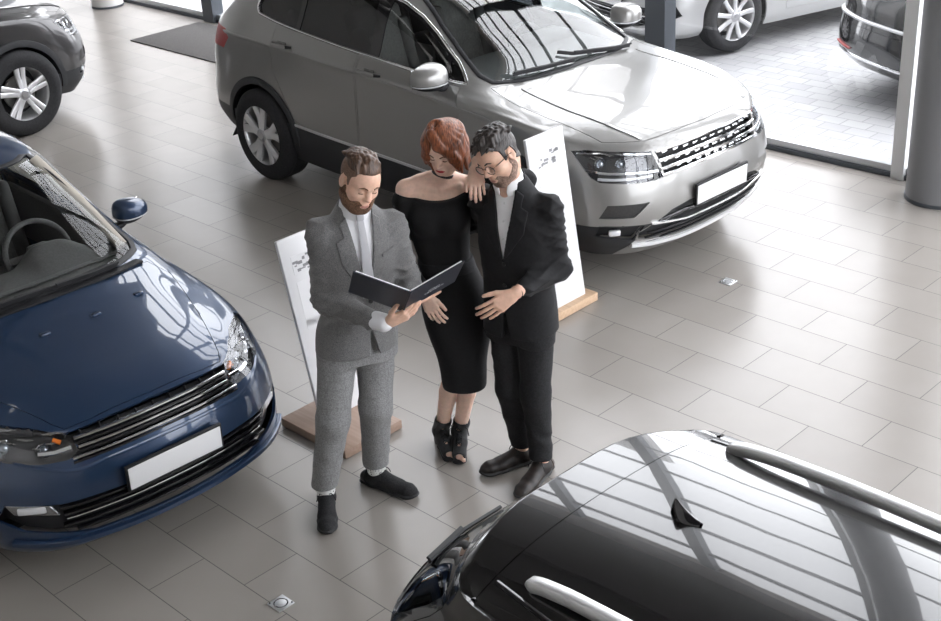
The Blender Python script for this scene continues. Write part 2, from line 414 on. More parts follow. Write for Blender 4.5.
# half outlines, bottom to top: front centre -> corner -> side -> rear centre; metres, x forward
SUV = [
 [(2.10,0,.20),(2.08,.35,.20),(2.0,.62,.21),(1.86,.79,.23),(1.72,.84,.25),(1.34,.86,.24),(.95,.87,.22),(.45,.87,.22),(-.1,.87,.22),(-.7,.87,.22),(-1.34,.86,.25),(-1.8,.84,.30),(-2.06,.74,.32),(-2.16,.4,.32),(-2.18,0,.32)],
 [(2.19,0,.33),(2.17,.35,.33),(2.10,.64,.33),(1.95,.83,.34),(1.74,.89,.36),(1.34,.90,.36),(.95,.905,.34),(.45,.905,.33),(-.1,.905,.33),(-.7,.905,.34),(-1.34,.90,.37),(-1.8,.88,.40),(-2.10,.78,.42),(-2.21,.42,.42),(-2.23,0,.42)],
 [(2.245,0,.49),(2.225,.35,.49),(2.15,.65,.49),(1.97,.855,.50),(1.74,.905,.52),(1.34,.915,.52),(.95,.912,.52),(.45,.912,.52),(-.1,.912,.52),(-.7,.912,.52),(-1.34,.915,.52),(-1.8,.90,.54),(-2.10,.80,.56),(-2.215,.42,.56),(-2.235,0,.56)],
 [(2.24,0,.66),(2.215,.35,.66),(2.14,.64,.67),(1.955,.845,.69),(1.74,.905,.70),(1.34,.92,.72),(.95,.915,.74),(.45,.915,.74),(-.1,.915,.74),(-.7,.915,.74),(-1.34,.92,.74),(-1.8,.895,.74),(-2.08,.79,.74),(-2.19,.42,.74),(-2.21,0,.74)],
 [(2.225,0,.74),(2.195,.35,.74),(2.115,.62,.755),(1.92,.83,.79),(1.72,.895,.83),(1.34,.912,.88),(.95,.908,.91),(.45,.906,.94),(-.1,.906,.96),(-.7,.906,.98),(-1.34,.908,.98),(-1.8,.88,.97),(-2.05,.78,.96),(-2.155,.42,.95),(-2.175,0,.95)],
 [(2.15,0,.905),(2.125,.35,.905),(2.05,.58,.905),(1.84,.80,.92),(1.66,.875,.945),(1.3,.902,.985),(.93,.902,1.01),(.45,.902,1.035),(-.1,.902,1.05),(-.7,.902,1.07),(-1.34,.89,1.08),(-1.78,.855,1.09),(-2.01,.75,1.10),(-2.11,.42,1.10),(-2.13,0,1.10)],
 [(2.08,0,.955),(2.05,.35,.955),(1.95,.57,.96),(1.74,.74,.972),(1.52,.82,.992),(1.18,.86,1.025),(.86,.876,1.05),(.45,.88,1.07),(-.1,.88,1.09),(-.7,.88,1.11),(-1.34,.862,1.13),(-1.75,.825,1.16),(-1.97,.72,1.18),(-2.07,.42,1.18),(-2.09,0,1.18)],
 [(1.62,0,1.055),(1.6,.33,1.05),(1.5,.55,1.045),(1.35,.67,1.045),(1.18,.75,1.055),(.97,.81,1.072),(.75,.845,1.085),(.42,.855,1.105),(-.1,.858,1.125),(-.7,.856,1.155),(-1.34,.835,1.185),(-1.72,.795,1.22),(-1.92,.69,1.24),(-2.02,.40,1.25),(-2.04,0,1.25)],
 [(1.14,0,1.115),(1.12,.33,1.11),(1.05,.55,1.105),(.98,.68,1.105),(.90,.75,1.11),(.80,.795,1.115),(.65,.82,1.125),(.38,.832,1.14),(-.1,.838,1.16),(-.7,.834,1.195),(-1.34,.808,1.23),(-1.68,.76,1.27),(-1.86,.65,1.31),(-1.96,.38,1.33),(-1.98,0,1.33)],
 [(.72,0,1.355),(.70,.31,1.35),(.64,.5,1.345),(.57,.61,1.34),(.50,.665,1.345),(.42,.705,1.35),(.32,.73,1.355),(.12,.75,1.365),(-.2,.755,1.375),(-.75,.75,1.385),(-1.34,.725,1.40),(-1.6,.69,1.42),(-1.76,.6,1.45),(-1.85,.36,1.47),(-1.87,0,1.47)],
 [(.33,0,1.57),(.31,.29,1.565),(.25,.45,1.555),(.18,.54,1.55),(.10,.575,1.555),(0,.605,1.565),(-.1,.62,1.575),(-.25,.635,1.585),(-.5,.645,1.595),(-.9,.645,1.595),(-1.34,.62,1.58),(-1.52,.59,1.57),(-1.64,.52,1.565),(-1.72,.34,1.57),(-1.74,0,1.58)],
 [(.15,0,1.625),(.13,.27,1.62),(.07,.41,1.612),(0,.48,1.61),(-.08,.515,1.615),(-.16,.54,1.622),(-.25,.55,1.63),(-.38,.56,1.635),(-.6,.565,1.64),(-.95,.565,1.635),(-1.3,.54,1.615),(-1.42,.51,1.605),(-1.5,.44,1.6),(-1.56,.3,1.605),(-1.58,0,1.61)],
 [(-.05,0,1.650),(-.07,0,1.650),(-.1,0,1.651),(-.13,0,1.652),(-.18,0,1.653),(-.22,0,1.654),(-.28,0,1.656),(-.4,0,1.658),(-.6,0,1.66),(-.9,0,1.657),(-1.15,0,1.645),(-1.25,0,1.64),(-1.3,0,1.637),(-1.33,0,1.635),(-1.35,0,1.634)],
]
# saloon: axles at +-1.276
SED = [
 [(1.98,0,.17),(1.96,.32,.17),(1.90,.56,.18),(1.76,.72,.19),(1.62,.77,.21),(1.276,.79,.20),(.9,.80,.19),(.4,.80,.19),(-.1,.80,.19),(-.7,.80,.19),(-1.276,.79,.21),(-1.75,.77,.25),(-2.08,.68,.28),(-2.18,.36,.28),(-2.2,0,.28)],
 [(2.10,0,.24),(2.08,.32,.24),(2.01,.58,.24),(1.84,.755,.25),(1.66,.815,.27),(1.276,.83,.28),(.9,.835,.27),(.4,.835,.27),(-.1,.835,.27),(-.7,.835,.27),(-1.276,.83,.29),(-1.75,.81,.32),(-2.12,.71,.36),(-2.23,.38,.36),(-2.25,0,.36)],
 [(2.115,0,.40),(2.095,.32,.40),(2.02,.59,.40),(1.85,.77,.41),(1.66,.825,.42),(1.276,.84,.44),(.9,.845,.44),(.4,.845,.44),(-.1,.845,.44),(-.7,.845,.44),(-1.276,.84,.45),(-1.75,.825,.47),(-2.12,.73,.50),(-2.24,.38,.50),(-2.26,0,.50)],
 [(2.115,0,.56),(2.09,.32,.56),(2.01,.585,.565),(1.83,.765,.58),(1.64,.825,.60),(1.276,.845,.62),(.9,.848,.64),(.4,.848,.64),(-.1,.848,.64),(-.7,.848,.64),(-1.276,.845,.65),(-1.75,.82,.66),(-2.10,.72,.68),(-2.21,.38,.68),(-2.23,0,.68)],
 [(2.09,0,.645),(2.065,.32,.65),(1.98,.58,.66),(1.78,.755,.68),(1.58,.82,.71),(1.25,.838,.75),(.9,.838,.78),(.4,.838,.80),(-.1,.838,.82),(-.7,.838,.84),(-1.276,.835,.86),(-1.75,.81,.87),(-2.06,.71,.88),(-2.18,.38,.88),(-2.2,0,.88)],
 [(2.04,0,.765),(2.01,.32,.765),(1.91,.55,.775),(1.68,.73,.80),(1.46,.795,.82),(1.16,.815,.85),(.85,.82,.87),(.4,.82,.885),(-.1,.82,.90),(-.7,.82,.92),(-1.276,.81,.94),(-1.75,.78,.95),(-2.02,.68,.97),(-2.13,.36,.99),(-2.15,0,.99)],
 [(1.97,0,.81),(1.94,.30,.81),(1.82,.50,.82),(1.56,.66,.835),(1.35,.735,.855),(1.07,.775,.88),(.80,.79,.90),(.4,.797,.91),(-.1,.80,.925),(-.7,.797,.945),(-1.276,.78,.97),(-1.72,.73,1.0),(-1.95,.62,1.02),(-2.05,.34,1.03),(-2.07,0,1.03)],
 [(1.45,0,.915),(1.42,.30,.912),(1.30,.48,.91),(1.14,.60,.912),(1.0,.68,.918),(.84,.735,.925),(.66,.762,.935),(.36,.776,.945),(-.1,.78,.955),(-.7,.776,.975),(-1.2,.745,1.0),(-1.5,.66,1.03),(-1.65,.5,1.045),(-1.7,.28,1.05),(-1.72,0,1.05)],
 [(1.0,0,.985),(.98,.30,.98),(.91,.50,.972),(.83,.62,.968),(.75,.68,.97),(.66,.715,.972),(.52,.738,.976),(.28,.752,.98),(-.1,.755,.99),(-.65,.75,1.01),(-1.05,.705,1.04),(-1.25,.60,1.065),(-1.34,.45,1.075),(-1.4,.26,1.08),(-1.41,0,1.08)],
 [(.56,0,1.215),(.55,.28,1.21),(.50,.44,1.20),(.43,.545,1.19),(.37,.595,1.19),(.30,.63,1.19),(.20,.655,1.195),(.05,.67,1.20),(-.2,.675,1.21),(-.65,.665,1.215),(-.95,.61,1.225),(-1.06,.53,1.24),(-1.13,.41,1.25),(-1.17,.24,1.255),(-1.18,0,1.255)],
 [(.14,0,1.405),(.13,.26,1.40),(.09,.41,1.39),(.03,.49,1.38),(-.03,.52,1.385),(-.09,.545,1.39),(-.15,.56,1.395),(-.25,.57,1.40),(-.4,.575,1.405),(-.65,.565,1.40),(-.82,.53,1.39),(-.9,.47,1.385),(-.94,.37,1.39),(-.96,.22,1.40),(-.97,0,1.40)],
 [(0,0,1.435),(-.01,.23,1.43),(-.05,.36,1.422),(-.1,.42,1.42),(-.14,.45,1.425),(-.19,.465,1.43),(-.24,.475,1.435),(-.31,.485,1.44),(-.42,.49,1.44),(-.58,.48,1.435),(-.69,.44,1.425),(-.74,.39,1.42),(-.77,.3,1.42),(-.79,.18,1.425),(-.8,0,1.43)],
 [(-.14,0,1.452),(-.15,0,1.452),(-.17,0,1.453),(-.19,0,1.454),(-.22,0,1.455),(-.25,0,1.456),(-.29,0,1.457),(-.34,0,1.458),(-.42,0,1.458),(-.52,0,1.456),(-.58,0,1.453),(-.61,0,1.452),(-.63,0,1.451),(-.64,0,1.45),(-.65,0,1.45)],
]
SUV = [[(x, y*.975, z) for x, y, z in r] for r in SUV]
def uv3(pts, fr, s=1):
    # 3-D outline points (given for the right side, y<0) -> plane coordinates on side s
    U, V = fr; return [(Vector((x, -s*y, z)).dot(U), Vector((x, -s*y, z)).dot(V)) for x, y, z in pts]
class Car:
    def __init__(self, name, label, cat, rings, pose, M, group=None, fix=None):
        self.root = empty(name, (pose[0], pose[1], 0), math.radians(pose[2]), scale=pose[3]); tag(self.root, label, cat, group)
        G = shell_grid(rings)
        if fix: G = fix(G)
        self.bm = shell_bm(G); self.S = Surf(self.bm); self.M = M
    def cut(self, poly, fr, filt): return cut(self.bm, poly, fr, filt)
    def part(self, name, pc, m, parent=None, g=.003, off=0., th=0., smooth=True):
        if off: pc = offset_piece(pc, off)
        if g: gap(pc, g)
        o = obj(name, pc, m, parent or self.root, sharp=50)
        if th: thicken(o, th)
        return o
    def wheels(self, xs, y, R, w, rim, style, arch, arch_z=None, clad=None, front_only=False):
        M = self.M; n = 28
        for x in xs:
            for s in (1, -1):
                poly = [(x+arch*math.cos(PI*k/n), (arch_z or R)+arch*.98*math.sin(PI*k/n)) for k in range(n+1)]
                poly = [(x+arch, .05)]+poly+[(x-arch, .05)]
                self.cut(poly, 'side', lambda c, s=s: c.y*s > .45)
                # wheel well
                prof = [(x+(arch+.01)*math.cos(PI*k/n), (arch_z or R)+(arch+.01)*.98*math.sin(PI*k/n)) for k in range(n+1)]
                prof = [(x+arch+.01, .27)]+prof+[(x-arch-.01, .27)]
                pts = [self.S.side(px, max(pz, .25), s) for px, pz in prof]
                v = []; f = []
                for (px, pz), p in zip(prof, pts):
                    yo = (p.y if p else s*y)-s*.012
                    v += [(px, yo, pz), (px, s*(y-w-.16), pz)]
                for k in range(len(prof)-1): f.append((2*k, 2*k+1, 2*k+3, 2*k+2))
                f.append(tuple(range(1, len(v), 2)))
                obj('wheel_well', (v, f), M['black'], self.root, smooth=False)
                wheel(self.root, (x, s*y, R), R, w, rim, style, M, s)
                if clad:
                    cw, cm, name = clad
                    V_ = []; F_ = []; N_ = 40
                    pr = []
                    for k in range(N_+1):
                        a = PI*(-.07+1.14*k/N_); pr.append(a)
                    rows = []
                    for a in pr:
                        row = []
                        for t, lift in ((0, -.02), (.004, .012), (cw*.5, .016), (cw-.004, .012), (cw, -.004)):
                            q = arch-.012+t
                            px, pz = x+q*math.cos(a), (arch_z or R)+q*.98*math.sin(a)
                            p = self.S.side(px, max(pz, .24), s)
                            yy = (p.y if p else s*.86)+s*lift
                            row.append((px, yy, pz))
                        rows.append(row)
                    for r in rows: V_ += r
                    for k in range(len(rows)-1):
                        if min(V_[k*5][2], V_[(k+1)*5][2]) < .33: continue
                        for j in range(4): F_.append((k*5+j, k*5+j+1, (k+1)*5+j+1, (k+1)*5+j))
                    obj(name, (V_, F_), cm, self.root)
    def pan(self, x0, x1, hw, z):
        obj('underbody', boxbm(((x0+x1)/2, 0, z), (x1-x0, hw*2, .05), b=.02), self.M['black'], self.root)
    def finish(self, name='body_shell', m=None, inner=None):
        bm = self.bm; bmesh.ops.remove_doubles(bm, verts=bm.verts, dist=3e-4)
        o = obj(name, bm, [m or self.M['paint'], inner or self.M['lining']], self.root, sharp=50)
        k = o.modifiers.new('s', 'SOLIDIFY'); k.thickness = .016; k.offset = -1; k.material_offset = 1; k.material_offset_rim = 0
        q = o.modifiers.new('e', 'EDGE_SPLIT'); q.split_angle = math.radians(50)
        return o
def doors(car, defs, paint, handles=True):
    # defs: (polygon in side view, window polygon, handle x, handle z)
    M = car.M
    for poly, hx, hz in defs:
        for s in (1, -1):
            pc = car.cut(poly, 'side', lambda c, s=s: c.y*s > .5)
            d = car.part('door', pc, [M[paint], M['lining']], g=.0035, th=0)
            if handles and hx is not None:
                p = car.S.side(hx, hz, s)
                if p:
                    bm = boxbm((p.x, p.y, p.z), (.10, .006, .05), b=.002)
                    n0 = len(bm.faces)
                    tube([(p.x+.115, p.y, p.z), (p.x+.085, p.y+s*.03, p.z+.006), (p.x, p.y+s*.038, p.z+.006), (p.x-.085, p.y+s*.03, p.z+.006), (p.x-.115, p.y, p.z)], [.7, 1, 1, 1, .7], 8, bm, flat=(.013, .010, Vector((0, s, 0))))
                    bm.faces.ensure_lookup_table()
                    for k in range(n0): bm.faces[k].material_index = 1
                    obj('door_handle', bm, [M[paint], M['black']], d)
def pane(car, poly, name, m, filt, fr='side', trim=None, tw=.012, tm='chrome', sides=(1, -1)):
    out = []
    for s in sides:
        pc = car.cut(poly, fr, lambda c, s=s: filt(c, s))
        out.append(car.part(name, pc, m, g=.0, off=-.006))
    return out
def headlight(car, pts, phi, M, drl=None, bowls=(), name='headlight', back=.06):
    for s in (1, -1):
        fr = frame(s*phi); poly = uv3(pts, fr, s)
        pc = car.cut(poly, fr, lambda c, s=s: c.y*s > .25 and c.x > .8)
        e = empty(name, (0, 0, 0), parent=car.root)
        o = obj('lamp_housing', offset_piece(pc, -back), M['lamp_black'], e)
        # side walls of the housing
        W = pc.copy(); W.normal_update(); bd = [x for x in W.edges if x.is_boundary]; nn = {v: v.normal.copy() for v in W.verts}
        fs = W.faces[:]; r = bmesh.ops.extrude_edge_only(W, edges=bd)
        from mathutils.kdtree import KDTree
        kd = KDTree(len(nn)); L = list(nn.items())
        cos = [v.co.copy() for v, _ in L]; nos = [n for _, n in L]
        for i, c in enumerate(cos): kd.insert(c, i)
        kd.balance()
        for x in r['geom']:
            if isinstance(x, bmesh.types.BMVert): x.co -= nos[kd.find(x.co)[1]]*back
        bmesh.ops.delete(W, geom=fs, context='FACES')
        obj('lamp_bezel', W, M['lamp_grey'], e)
        for (x, y, z, r_) in bowls:
            p, n = car.S.hit((x+2*math.cos(phi), s*(-y)+s*2*math.sin(phi), z), (-math.cos(phi), -s*math.sin(phi), 0))
            if not p: continue
            ax = Vector((math.cos(phi*.45), s*math.sin(phi*.45), 0)); b0 = p-n*(back*.95)
            bm = lathe([(.002, -.03), (r_*.55, -.022), (r_*.9, -.004), (r_, .008), (r_*1.05, .0)], 28, 'z')
            bmesh.ops.transform(bm, matrix=Matrix.Translation(b0+ax*.018) @ ax.to_track_quat('Z', 'Y').to_matrix().to_4x4(), verts=bm.verts)
            ob = obj('reflector_bowl', bm, M['chrome'], e)
            bm = bmesh.new(); bmesh.ops.create_uvsphere(bm, u_segments=20, v_segments=12, radius=r_*.62)
            bmesh.ops.transform(bm, matrix=Matrix.Translation(b0+ax*.012), verts=bm.verts); obj('projector_lens', bm, M['lens_ball'], e)
        if drl:
            for d, w, mm, nm in drl:
                fp = uv3(d, fr, s)
                p, n = car.S.along(dens(fp, .03, False), fr, 5., -.022 if mm != 'chrome' else -.012)
                if len(p) > 1: obj(nm, tube(p, 1, 8, flat=(w, .012, n)), M[mm], e)
        obj('lens', pc, M['lamp_glass'], e)
def hbar(car, z, y0, y1, w, h, m, name, parent=None, lift=.0, zf=None, n=25, rear=False):
    P = []
    for i in range(n+1):
        y = y0+(y1-y0)*i/n; zz = zf(y) if zf else z
        p = car.S.front(y, zz, lift)
        if p: P.append(p)
    N = []
    for i, p in enumerate(P):
        a = P[max(i-1, 0)]; b = P[min(i+1, len(P)-1)]; t = (b-a).normalized(); N.append(Vector((t.y, -t.x, 0)))
    return obj(name, tube(P, 1, 8, flat=(h, w, N)), m, parent or car.root)
def build_suv(pose, M, label, name='car', style=(5, 'split'), R=.358, detail=True, group=None):
    car = Car(name, label, 'car', SUV, pose, M, group); S = car.S; r = car.root
    # glass openings
    wsp = [(-.655, 1.118), (-.50, 1.112), (-.25, 1.120), (0, 1.124), (.25, 1.120), (.50, 1.112), (.655, 1.118), (.675, 1.15), (.645, 1.27), (.60, 1.40), (.545, 1.52), (.515, 1.565), (.30, 1.582), (0, 1.588), (-.30, 1.582), (-.515, 1.565), (-.545, 1.52), (-.60, 1.40), (-.645, 1.27), (-.675, 1.15)]
    fw = lambda c: c.x > .1 and c.x < 1.25 and c.z > 1.06
    pc = car.cut(wsp, 'front', fw); car.part('windshield', pc, M['glass_front'], g=0, off=-.004)
    strip(S, wsp, 'front', .016, .006, M['black'], 'windshield_seal', r, lift=.001)
    dlo = [(.835, 1.112), (.70, 1.215), (.47, 1.355), (.30, 1.445), (.12, 1.515), (-.10, 1.552), (-.45, 1.568), (-.9, 1.565), (-1.18, 1.535), (-1.36, 1.43), (-1.42, 1.315), (-1.38, 1.262), (-1.14, 1.235), (-.8, 1.208), (-.35, 1.176), (0, 1.160), (.4, 1.136)]
    front_w = [(.66, 1.140), (.60, 1.26), (.47, 1.335), (.30, 1.425), (.10, 1.497), (.035, 1.512), (.015, 1.165), (.4, 1.146)]
    tri_w = [(.80, 1.124), (.70, 1.193), (.645, 1.225), (.69, 1.133)]
    rear_w = [(-.085, 1.53), (-.45, 1.548), (-.83, 1.546), (-.86, 1.222), (-.35, 1.188), (-.075, 1.175)]
    qtr_w = [(-.885, 1.546), (-1.16, 1.518), (-1.335, 1.42), (-1.395, 1.315), (-1.36, 1.275), (-1.14, 1.247), (-.91, 1.226)]
    fs = lambda c, s: c.y*s > .5
    pane(car, front_w, 'side_window', M['glass_side'], fs); pane(car, tri_w, 'side_window', M['glass_dark'], fs)
    pane(car, rear_w, 'side_window', M['glass_dark'], fs); pane(car, qtr_w, 'side_window', M['glass_dark'], fs)
    # black pillar panels between the panes
    ring = [p for p in dlo]
    for s in (1, -1):
        q = car.cut(dlo, 'side', lambda c, s=s: c.y*s > .5); car.part('window_frame', q, M['gloss_black'], g=0, off=-.002, th=.006)
    for s in (1, -1):
        P = []; N = []
        for u, v in dens(round_poly(dlo, .03), .03):
            p, n = S.hit((u, 3*s, v), (0, -s, 0))
            if p: P.append(p+n*.003); N.append(n)
        obj('window_trim', tube(P, 1, 8, closed=True, flat=(.010, .007, N)), M['chrome'], r)
    rw = [(-.56, 1.345), (.56, 1.345), (.50, 1.52), (-.50, 1.52)]
    pc = car.cut(round_poly(rw, .05), 'front', lambda c: c.x < -1.5); car.part('rear_window', pc, M['glass_dark'], g=0, off=-.004)
    # lamps
    HL = [(1.802, -.86, .893), (1.859, -.808, .903), (2.032, -.647, .885), (2.116, -.502, .868), (2.147, -.488, .797), (2.181, -.466, .714), (2.17, -.526, .705), (2.081, -.706, .712), (1.981, -.811, .726), (1.934, -.837, .75), (1.904, -.842, .783), (1.858, -.848, .83)]
    headlight(car, HL, math.radians(38), M,
              drl=[([(1.90, -.842, .79), (2.0, -.76, .775), (2.09, -.62, .765), (2.16, -.49, .755)], .009, 'chrome', 'lamp_divider'), ([(1.95, -.80, .745), (2.03, -.74, .738), (2.10, -.62, .735), (2.16, -.53, .735)], .009, 'lens_white', 'daytime_light'), ([(1.83, -.84, .885), (1.93, -.74, .885), (2.03, -.64, .872), (2.11, -.50, .855)], .006, 'chrome', 'lamp_brow')],
              bowls=[(1.93, -.77, .835, .040), (2.02, -.68, .83, .034)])
    # grille
    gp = [(-.478, .862), (-.30, .873), (0, .880), (.30, .873), (.478, .862), (.46, .79), (.452, .708), (.25, .722), (0, .727), (-.25, .722), (-.452, .708), (-.46, .79)]
    pc = car.cut(gp, 'front', lambda c: c.x > 1.8)
    g = empty('radiator_grille', parent=r)
    obj('grille_back', offset_piece(pc, -.05), M['black'], g); pc.free()
    zf = lambda a: (lambda y: a-.016*(abs(y)/.48)**2)
    for a, w, h, m in ((.874, .012, .007, 'chrome'), (.822, .012, .012, 'chrome'), (.775, .012, .011, 'chrome'), (.735, .012, .012, 'chrome')):
        hbar(car, a, -.472, .472, w, h, M[m], 'grille_bar', g, -.003, zf(a))
    for a in (.848, .800, .755):
        for k in range(-5, 6):
            y = k*.082
            p = S.front(y, a, -.012)
            if p: obj('grille_cell', boxbm(p, (.02, .05, .012), b=.004), M['chrome'], g)
    # lower front
    lg = [(-.55, .435), (-.42, .50), (-.28, .525), (.28, .525), (.42, .50), (.55, .435), (.63, .39), (.62, .335), (.30, .275), (0, .262), (-.30, .275), (-.62, .335), (-.63, .39)]
    pc = car.cut(lg, 'front', lambda c: c.x > 1.8); e = empty('lower_grille', parent=r)
    obj('grille_mesh', offset_piece(pc, -.035), M['honeycomb'], e); pc.free()
    for a in (.30, .335, .37): hbar(car, a, -.56, .56, .010, .006, M['black'], 'mesh_bar', e, -.01)
    hbar(car, .42, -.57, .57, .014, .009, M['chrome'], 'chrome_strip', e, .002, lambda y: .405+.04*max(0, abs(y)-.30)/.27)
    hbar(car, .46, -.50, .50, .01, .012, M['gloss_black'], 'upper_slat', e, -.006, lambda y: .465-.02*max(0, abs(y)-.30)/.2)
    hbar(car, .27, -.64, .64, .02, .016, M['alloy'], 'skid_trim', e, .004, lambda y: .245+.05*(abs(y)/.62)**2)
    fu = [(1.994, -.839, .506), (2.035, -.804, .591), (2.178, -.586, .586), (2.134, -.678, .501)]
    fl = [(1.967, -.84, .385), (1.996, -.832, .452), (2.157, -.611, .434), (2.11, -.663, .342)]
    for s in (1, -1):
        fr = frame(s*math.radians(40))
        ff = lambda c, s=s: c.y*s > .3 and c.x > 1.5
        q = car.cut(uv3(fu, fr, s), fr, ff); e = empty('air_intake', parent=r); obj('intake_recess', offset_piece(q, -.03), M['black'], e)
        obj('intake_cover', offset_piece(q, -.012), M['trimdark'], e); q.free()
        q = car.cut(uv3(fl, fr, s), fr, ff); e = empty('fog_lamp', parent=r); obj('lamp_recess', offset_piece(q, -.03), M['black'], e)
        q.free()
        p, n = S.hit((2.3+1, s*.74*1.0+.9*s, .40), (-1, -s*.9, 0))
        c0 = S.front(s*.74, .40)
        if c0: obj('fog_lens', boxbm(c0-Vector((.026, 0, 0)), (.03, .075, .04), Euler((0, 0, s*math.radians(40))).to_matrix(), b=.012), M['lens_white'], e)
    # dark lower cladding, front and sides
    P = [(-.95, .16), (-.95, .445), (-.85, .45), (-.80, .458), (-.55, .44), (-.64, .39), (-.63, .33), (-.70, .16)]
    for s in (1, -1):
        pp = [(y*-s, z) for y, z in P]
        q = car.cut(pp, 'front', lambda c, s=s: c.x > 1.62 and c.y*s > .4); car.part('bumper_cladding', q, M['clad'], g=.002, th=.004)
    side = [(1.0, .10), (1.0, .455), (.6, .475), (0, .488), (-.6, .498), (-1.02, .515), (-1.02, .10)]
    for s in (1, -1):
        q = car.cut(side, 'side', lambda c, s=s: c.y*s > .5); car.part('sill_cladding', q, M['clad'], g=.002, th=.004)
        P_ = []; N_ = []
        for u, v in dens([(.93, .475), (.6, .487), (0, .50), (-.6, .51), (-.97, .523)], .04, False):
            p, n = S.hit((u, 3*s, v), (0, -s, 0)); P_.append(p+n*.004); N_.append(n)
        obj('sill_trim', tube(P_, 1, 8, flat=(.010, .006, N_)), M['alloy'], r)
    q = car.cut([(-.9, .1), (.9, .1), (.9, .50), (-.9, .50)], 'front', lambda c: c.x < -1.6); car.part('rear_cladding', q, M['clad'], g=.002, th=.004)
    car.wheels((1.3385, -1.3385), .925, R, .235, .235, style, .405, R+.01, clad=(.062, M['clad'], 'arch_cladding'))
    # tail lamps
    TL = [(-1.80, -.85, 1.105), (-1.70, -.86, 1.05), (-1.78, -.86, .96), (-2.05, -.78, .95), (-2.12, -.58, .95), (-2.10, -.58, 1.09), (-2.0, -.75, 1.11)]
    for s in (1, -1):
        fr = frame(s*math.radians(140)); q = car.cut(uv3(TL, fr, s), fr, lambda c, s=s: c.y*s > .3 and c.x < -1.6)
        car.part('tail_lamp', q, M['lens_red'], g=.001, th=.01)
    # opening panels
    hood = [(.975, -.70), (1.05, -.55), (1.115, -.30), (1.125, 0), (1.115, .30), (1.05, .55), (.975, .70), (1.20, .735), (1.50, .735), (1.75, .715), (1.90, .70), (1.99, .61), (2.06, .50), (2.085, .40), (2.105, .25), (2.115, 0), (2.105, -.25), (2.085, -.40), (2.06, -.50), (1.99, -.61), (1.90, -.70), (1.75, -.715), (1.50, -.735), (1.20, -.735)]
    q = car.cut(hood, 'top', lambda c: c.z > .86 and c.x > .9); car.part('hood', q, M['paint'], g=.004)
    for s in (1, -1):
        pts = [(1.12, .56), (1.4, .585), (1.7, .58), (1.9, .555), (2.04, .51)]
        P_ = [S.top(x, s*y, .001) for x, y in spline(pts, 6)]
        obj('hood_crease', tube([p for p in P_ if p], 1, 8, flat=(.012, .005, Vector((0, 0, 1)))), M['paint'], r)
    fd = [(.80, 1.10), (.86, .98), (.86, .60), (.84, .46), (.0, .50), (-.165, .503), (-.165, 1.165), (.0, 1.152), (.4, 1.128)]
    rd = [(-.18, .503), (-.75, .51), (-.93, .56), (-1.02, .72), (-1.12, .90), (-1.15, 1.10), (-1.13, 1.226), (-.8, 1.20), (-.35, 1.17), (-.18, 1.158)]
    doors(car, [(fd, -.02, 1.065), (rd, -1.01, 1.10)], 'paint')
    for s in (1, -1):    # the shoulder crease
        P_ = []; N_ = []
        for u, v in dens([(1.15, .965), (.6, 1.0), (-.1, 1.035), (-.8, 1.065), (-1.5, 1.08), (-1.82, 1.085)], .05, False):
            p, n = S.hit((u, 3*s, v), (0, -s, 0)); P_.append(p+n*.001); N_.append(n)
        obj('shoulder_crease', tube(P_, [.3]+[1]*(len(P_)-2)+[.3], 8, flat=(.013, .0045, N_)), M['paint'], r)
        obj('roof_rail', tube([S.top(x, s*y, z) for x, y, z in ((-.05, .60, .0), (-.12, .595, .035), (-.4, .60, .045), (-.9, .595, .045), (-1.25, .575, .035), (-1.32, .57, 0))], 1, 8, flat=(.018, .014, Vector((0, 0, 1)))), M['alloy'], r)
        mirror(r, (.68, s*.965, 1.175), s, M, 1.02, 'mirror_paint')
    wiper(r, S, [(1.09, .52), (1.10, .35), (1.05, .0), (1.0, -.10)], M); wiper(r, S, [(1.10, -.05), (1.07, -.3), (1.0, -.52)], M)
    car.pan(-1.8, 1.72, .70, .24)
    # cabin
    e = empty('dashboard', parent=r)
    obj('dash_top', boxbm((.68, 0, 1.02), (.62, 1.36, .14), Euler((0, math.radians(4), 0)).to_matrix(), b=.05, seg=4), M['trimdark'], e)
    obj('instrument_hood', boxbm((.45, .36, 1.10), (.22, .40, .10), b=.04, seg=4), M['trimdark'], e)
    steering(r, (.30, .36, 1.0), M)
    for s in (1, -1): seat(r, -.12, s*.37, .62, M)
    seat(r, -.98, 0, .62, M, 'rear_bench', 1.3)
    obj('cabin_floor', boxbm((-.5, 0, .42), (2.6, 1.5, .06), b=.02), M['trimdark'], r)
    obj('firewall', boxbm((.92, 0, .75), (.05, 1.5, .65)), M['trimdark'], r)
    plate(r, S.front(0, .55, .015)+Vector((0, 0, 0)), .50, .12, math.radians(-2), M)
    car.finish()
    return car
def widen(rings, y0, dy):
    # greenhouse rings a touch wider
    out = []
    for i, r in enumerate(rings):
        out.append([(x, y+(dy if (i >= y0 and i < len(rings)-1 and abs(y) > .3) else 0), z) for x, y, z in r])
    return out
SED2 = widen(SED, 7, .028)
